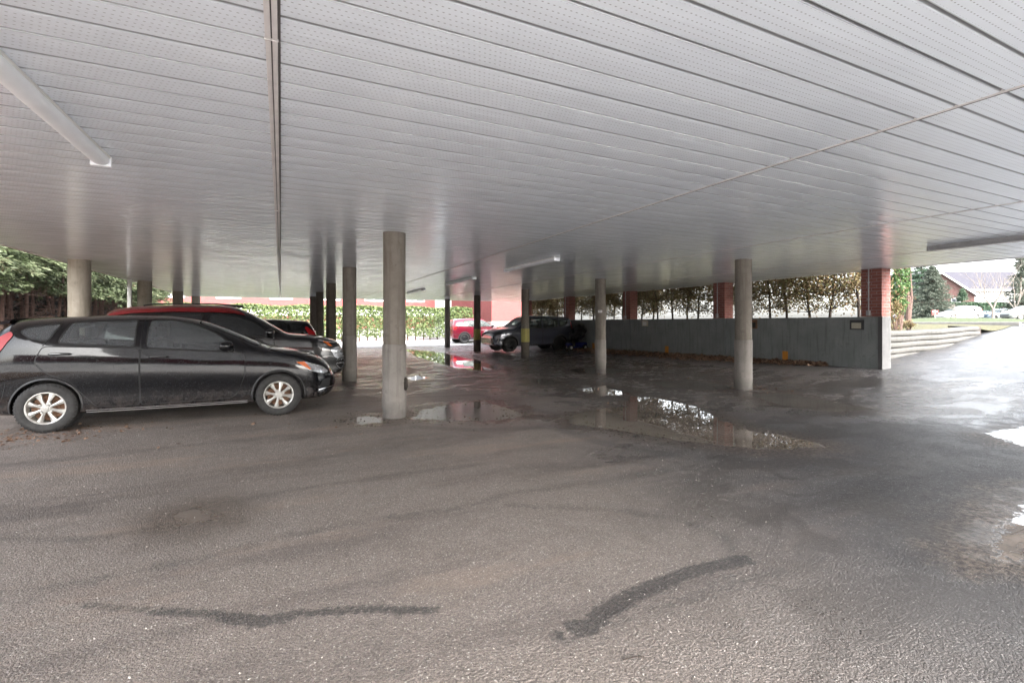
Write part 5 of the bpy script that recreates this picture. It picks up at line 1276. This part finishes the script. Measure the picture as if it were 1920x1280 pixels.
# ------------------------------------------------------------------ buildings
def window(parent, x, z, w, h, y=0, frame='white', nx_=2, nz_=1):
    f = B(); t = .08
    f.box(x-w/2, x+w/2, y-.06, y+.02, z, z+t).box(x-w/2, x+w/2, y-.06, y+.02, z+h-t, z+h).box(x-w/2, x-w/2+t, y-.06, y+.02, z+t, z+h-t).box(x+w/2-t, x+w/2, y-.06, y+.02, z+t, z+h-t)
    for i in range(1, nx_): q = x-w/2+w*i/nx_; f.box(q-.03, q+.03, y-.05, y+.01, z+t, z+h-t)
    for i in range(1, nz_): q = z+h*i/nz_; f.box(x-w/2+t, x+w/2-t, y-.045, y+.005, q-.03, q+.03)
    fo = f.build('window', frame, parent); B().box(x-w/2+.02, x+w/2-.02, y-.03, y-.015, z+.02, z+h-.02).build('pane', 'pane', fo)
def gable(name, label, px, Z, w, d, h, rh, wall, lower=None, z=1.5, rot=-TH, along=True, wins=(), gfront=None):
    """front at local y=0, facing -y; along=True ridge parallel to the front"""
    x, y = at(px, Z); rot = rot if rot is not None else math.atan2(-x, y); t = thing(name, label, 'house', (x, y, z), rot)
    b = B().box(-w/2, w/2, 0, d, -.5, h)
    if along: b.add([(-w/2, 0, h), (-w/2, d, h), (-w/2, d/2, h+rh), (w/2, 0, h), (w/2, d, h), (w/2, d/2, h+rh)], [(0, 1, 2), (3, 5, 4)])
    else: b.add([(-w/2, 0, h), (w/2, 0, h), (0, 0, h+rh), (-w/2, d, h), (w/2, d, h), (0, d, h+rh)], [(0, 1, 2), (3, 5, 4)])
    b.build('wall', wall, t)
    if lower: B().box(-w/2-.05, w/2+.05, -.05, d+.05, -.5, h*.48).build('lower_wall', lower, t)
    e = .4; th = .14; r = B()
    if along:
        for s in (0, 1):
            ya, yb = (-e, d/2) if s == 0 else (d+e, d/2); za = h-e*rh/(d/2); v = []
            for xx in (-w/2-e, w/2+e):
                for yy, zz in ((ya, za), (yb, h+rh)): v += [(xx, yy, zz+.02), (xx, yy, zz+th)]
            r.add(v, [(0, 2, 6, 4), (1, 5, 7, 3), (0, 1, 3, 2), (4, 6, 7, 5), (0, 4, 5, 1), (2, 3, 7, 6)])
    else:
        for s in (-1, 1):
            xa = s*(w/2+e); za = h-e*rh/(w/2); v = []
            for yy in (-e, d+e):
                for xx, zz in ((xa, za), (0, h+rh)): v += [(xx, yy, zz+.02), (xx, yy, zz+th)]
            r.add(v, [(0, 2, 6, 4), (1, 5, 7, 3), (0, 1, 3, 2), (4, 6, 7, 5), (0, 4, 5, 1), (2, 3, 7, 6)])
    ro = r.build('roof', 'shingle', t)
    g = B()
    if along: g.box(-w/2-e, w/2+e, -e-.10, -e, h-e*rh/(d/2)-.10, h-e*rh/(d/2)+.14)
    else:
        for s in (-1, 1):
            g.add([(s*(w/2+e), -e-.05, h-e*rh/(w/2)-.2), (0, -e-.05, h+rh-.15), (0, -e-.05, h+rh+.16), (s*(w/2+e), -e-.05, h-e*rh/(w/2)+.16),
                   (s*(w/2+e), -e, h-e*rh/(w/2)-.2), (0, -e, h+rh-.15), (0, -e, h+rh+.16), (s*(w/2+e), -e, h-e*rh/(w/2)+.16)],
                  [(0, 1, 2, 3), (4, 7, 6, 5), (0, 4, 5, 1), (3, 2, 6, 7)])
    g.build('bargeboard' if not along else 'gutter', 'white', ro)
    for (wx_, wz_, ww, wh) in wins: window(t, wx_, wz_, ww, wh, -.02 if not (lower and wz_ < h*.45) else -.07, nx_=2, nz_=2)
    return t
gable('terraced_house', 'pale upper storey house with grey roof and a brick ground floor across the street', 1860, 80, 12.5, 6, 5.6, 2.9, 'white_wall', 'brick_house', wins=[(-3.2, 3.0, 1.3, 1.7), (.1, 3.0, 1.3, 1.9), (3.2, 3.0, 1.3, 1.7), (-1.4, .9, 1.6, 1.0), (2.2, .9, 1.6, 1.1)])
gable('brick_gable_house', 'red brick gable fronted house with white roof edges behind the grey spruce', 1765, 80, 8.0, 7, 4.6, 3.6, 'brick_house', along=False, rot=None, wins=[(-1.8, 2.6, 1.2, 1.3), (1.8, 2.6, 1.2, 1.3)])
gable('brick_house', 'brick house with a white framed window right of the green bush', 1704, 84, 5.5, 6, 5.8, 2.6, 'brick_house', rot=None, wins=[(.5, 3.1, 1.0, 1.2), (.3, .6, 1.8, 1.6)])
# house beyond the clipped hedge and the near brick end wall
def block(name, label, x0, x1, y0, y1, h, base, wins, rot=0, band=None):
    t = thing(name, label, 'building', ((x0+x1)/2, y0, 0), rot); w = x1-x0; d = y1-y0
    B().box(-w/2, w/2, 0, d, base, h).build('wall', 'brick_far', t)
    B().box(-w/2-.04, w/2+.04, -.04, d+.04, -.2, base).build('foundation', 'white_wall', t)
    B().box(-w/2-.3, w/2+.3, -.3, d+.3, h, h+.25).build('roof', 'shingle', t)
    for z0, z1 in (band or []): B().box(-w/2, w/2, -.05, -.001, z0, z1).build('pale_band', 'white', t)
    for (x, z, a, c) in wins: window(t, x, z, a, c, -.01)
    return t
block('brick_building', 'near plain brick end wall on a white base right of the clipped hedge', 14.7, 18.3, 34.2, 44, 6.5, 1.45, [])
block('long_brick_building', 'long brick apartment building with pale bands behind the clipped hedge', -34, 14, 47, 58, 8, .8, [(q, 3.4, 1.8, 1.4) for q in range(-22, 23, 4)], band=[(2.0, 2.75)])
# small sign across the street
x, y = at(1753, 40); t = thing('street_sign', 'small red and white sign on a thin post left of the grass mound', 'sign', (x, y, 1.45), -TH)
B().tube([(0, 0, 0), (0, 0, 1.0)], .03, 6).build('post', 'conduit', t); B().box(-.28, .28, -.02, .02, .55, .95).build('board', 'brick_far', t); B().box(-.2, .2, -.025, -.0205, .8, .9).build('panel', 'white', t)

block('brick_apartment_block', 'brick apartment block across the drive behind the viewer', -30, 14, -44, -34, 7.5, 1.2, [(q, 2.6, 1.8, 1.4) for q in range(-20, 21, 4)])
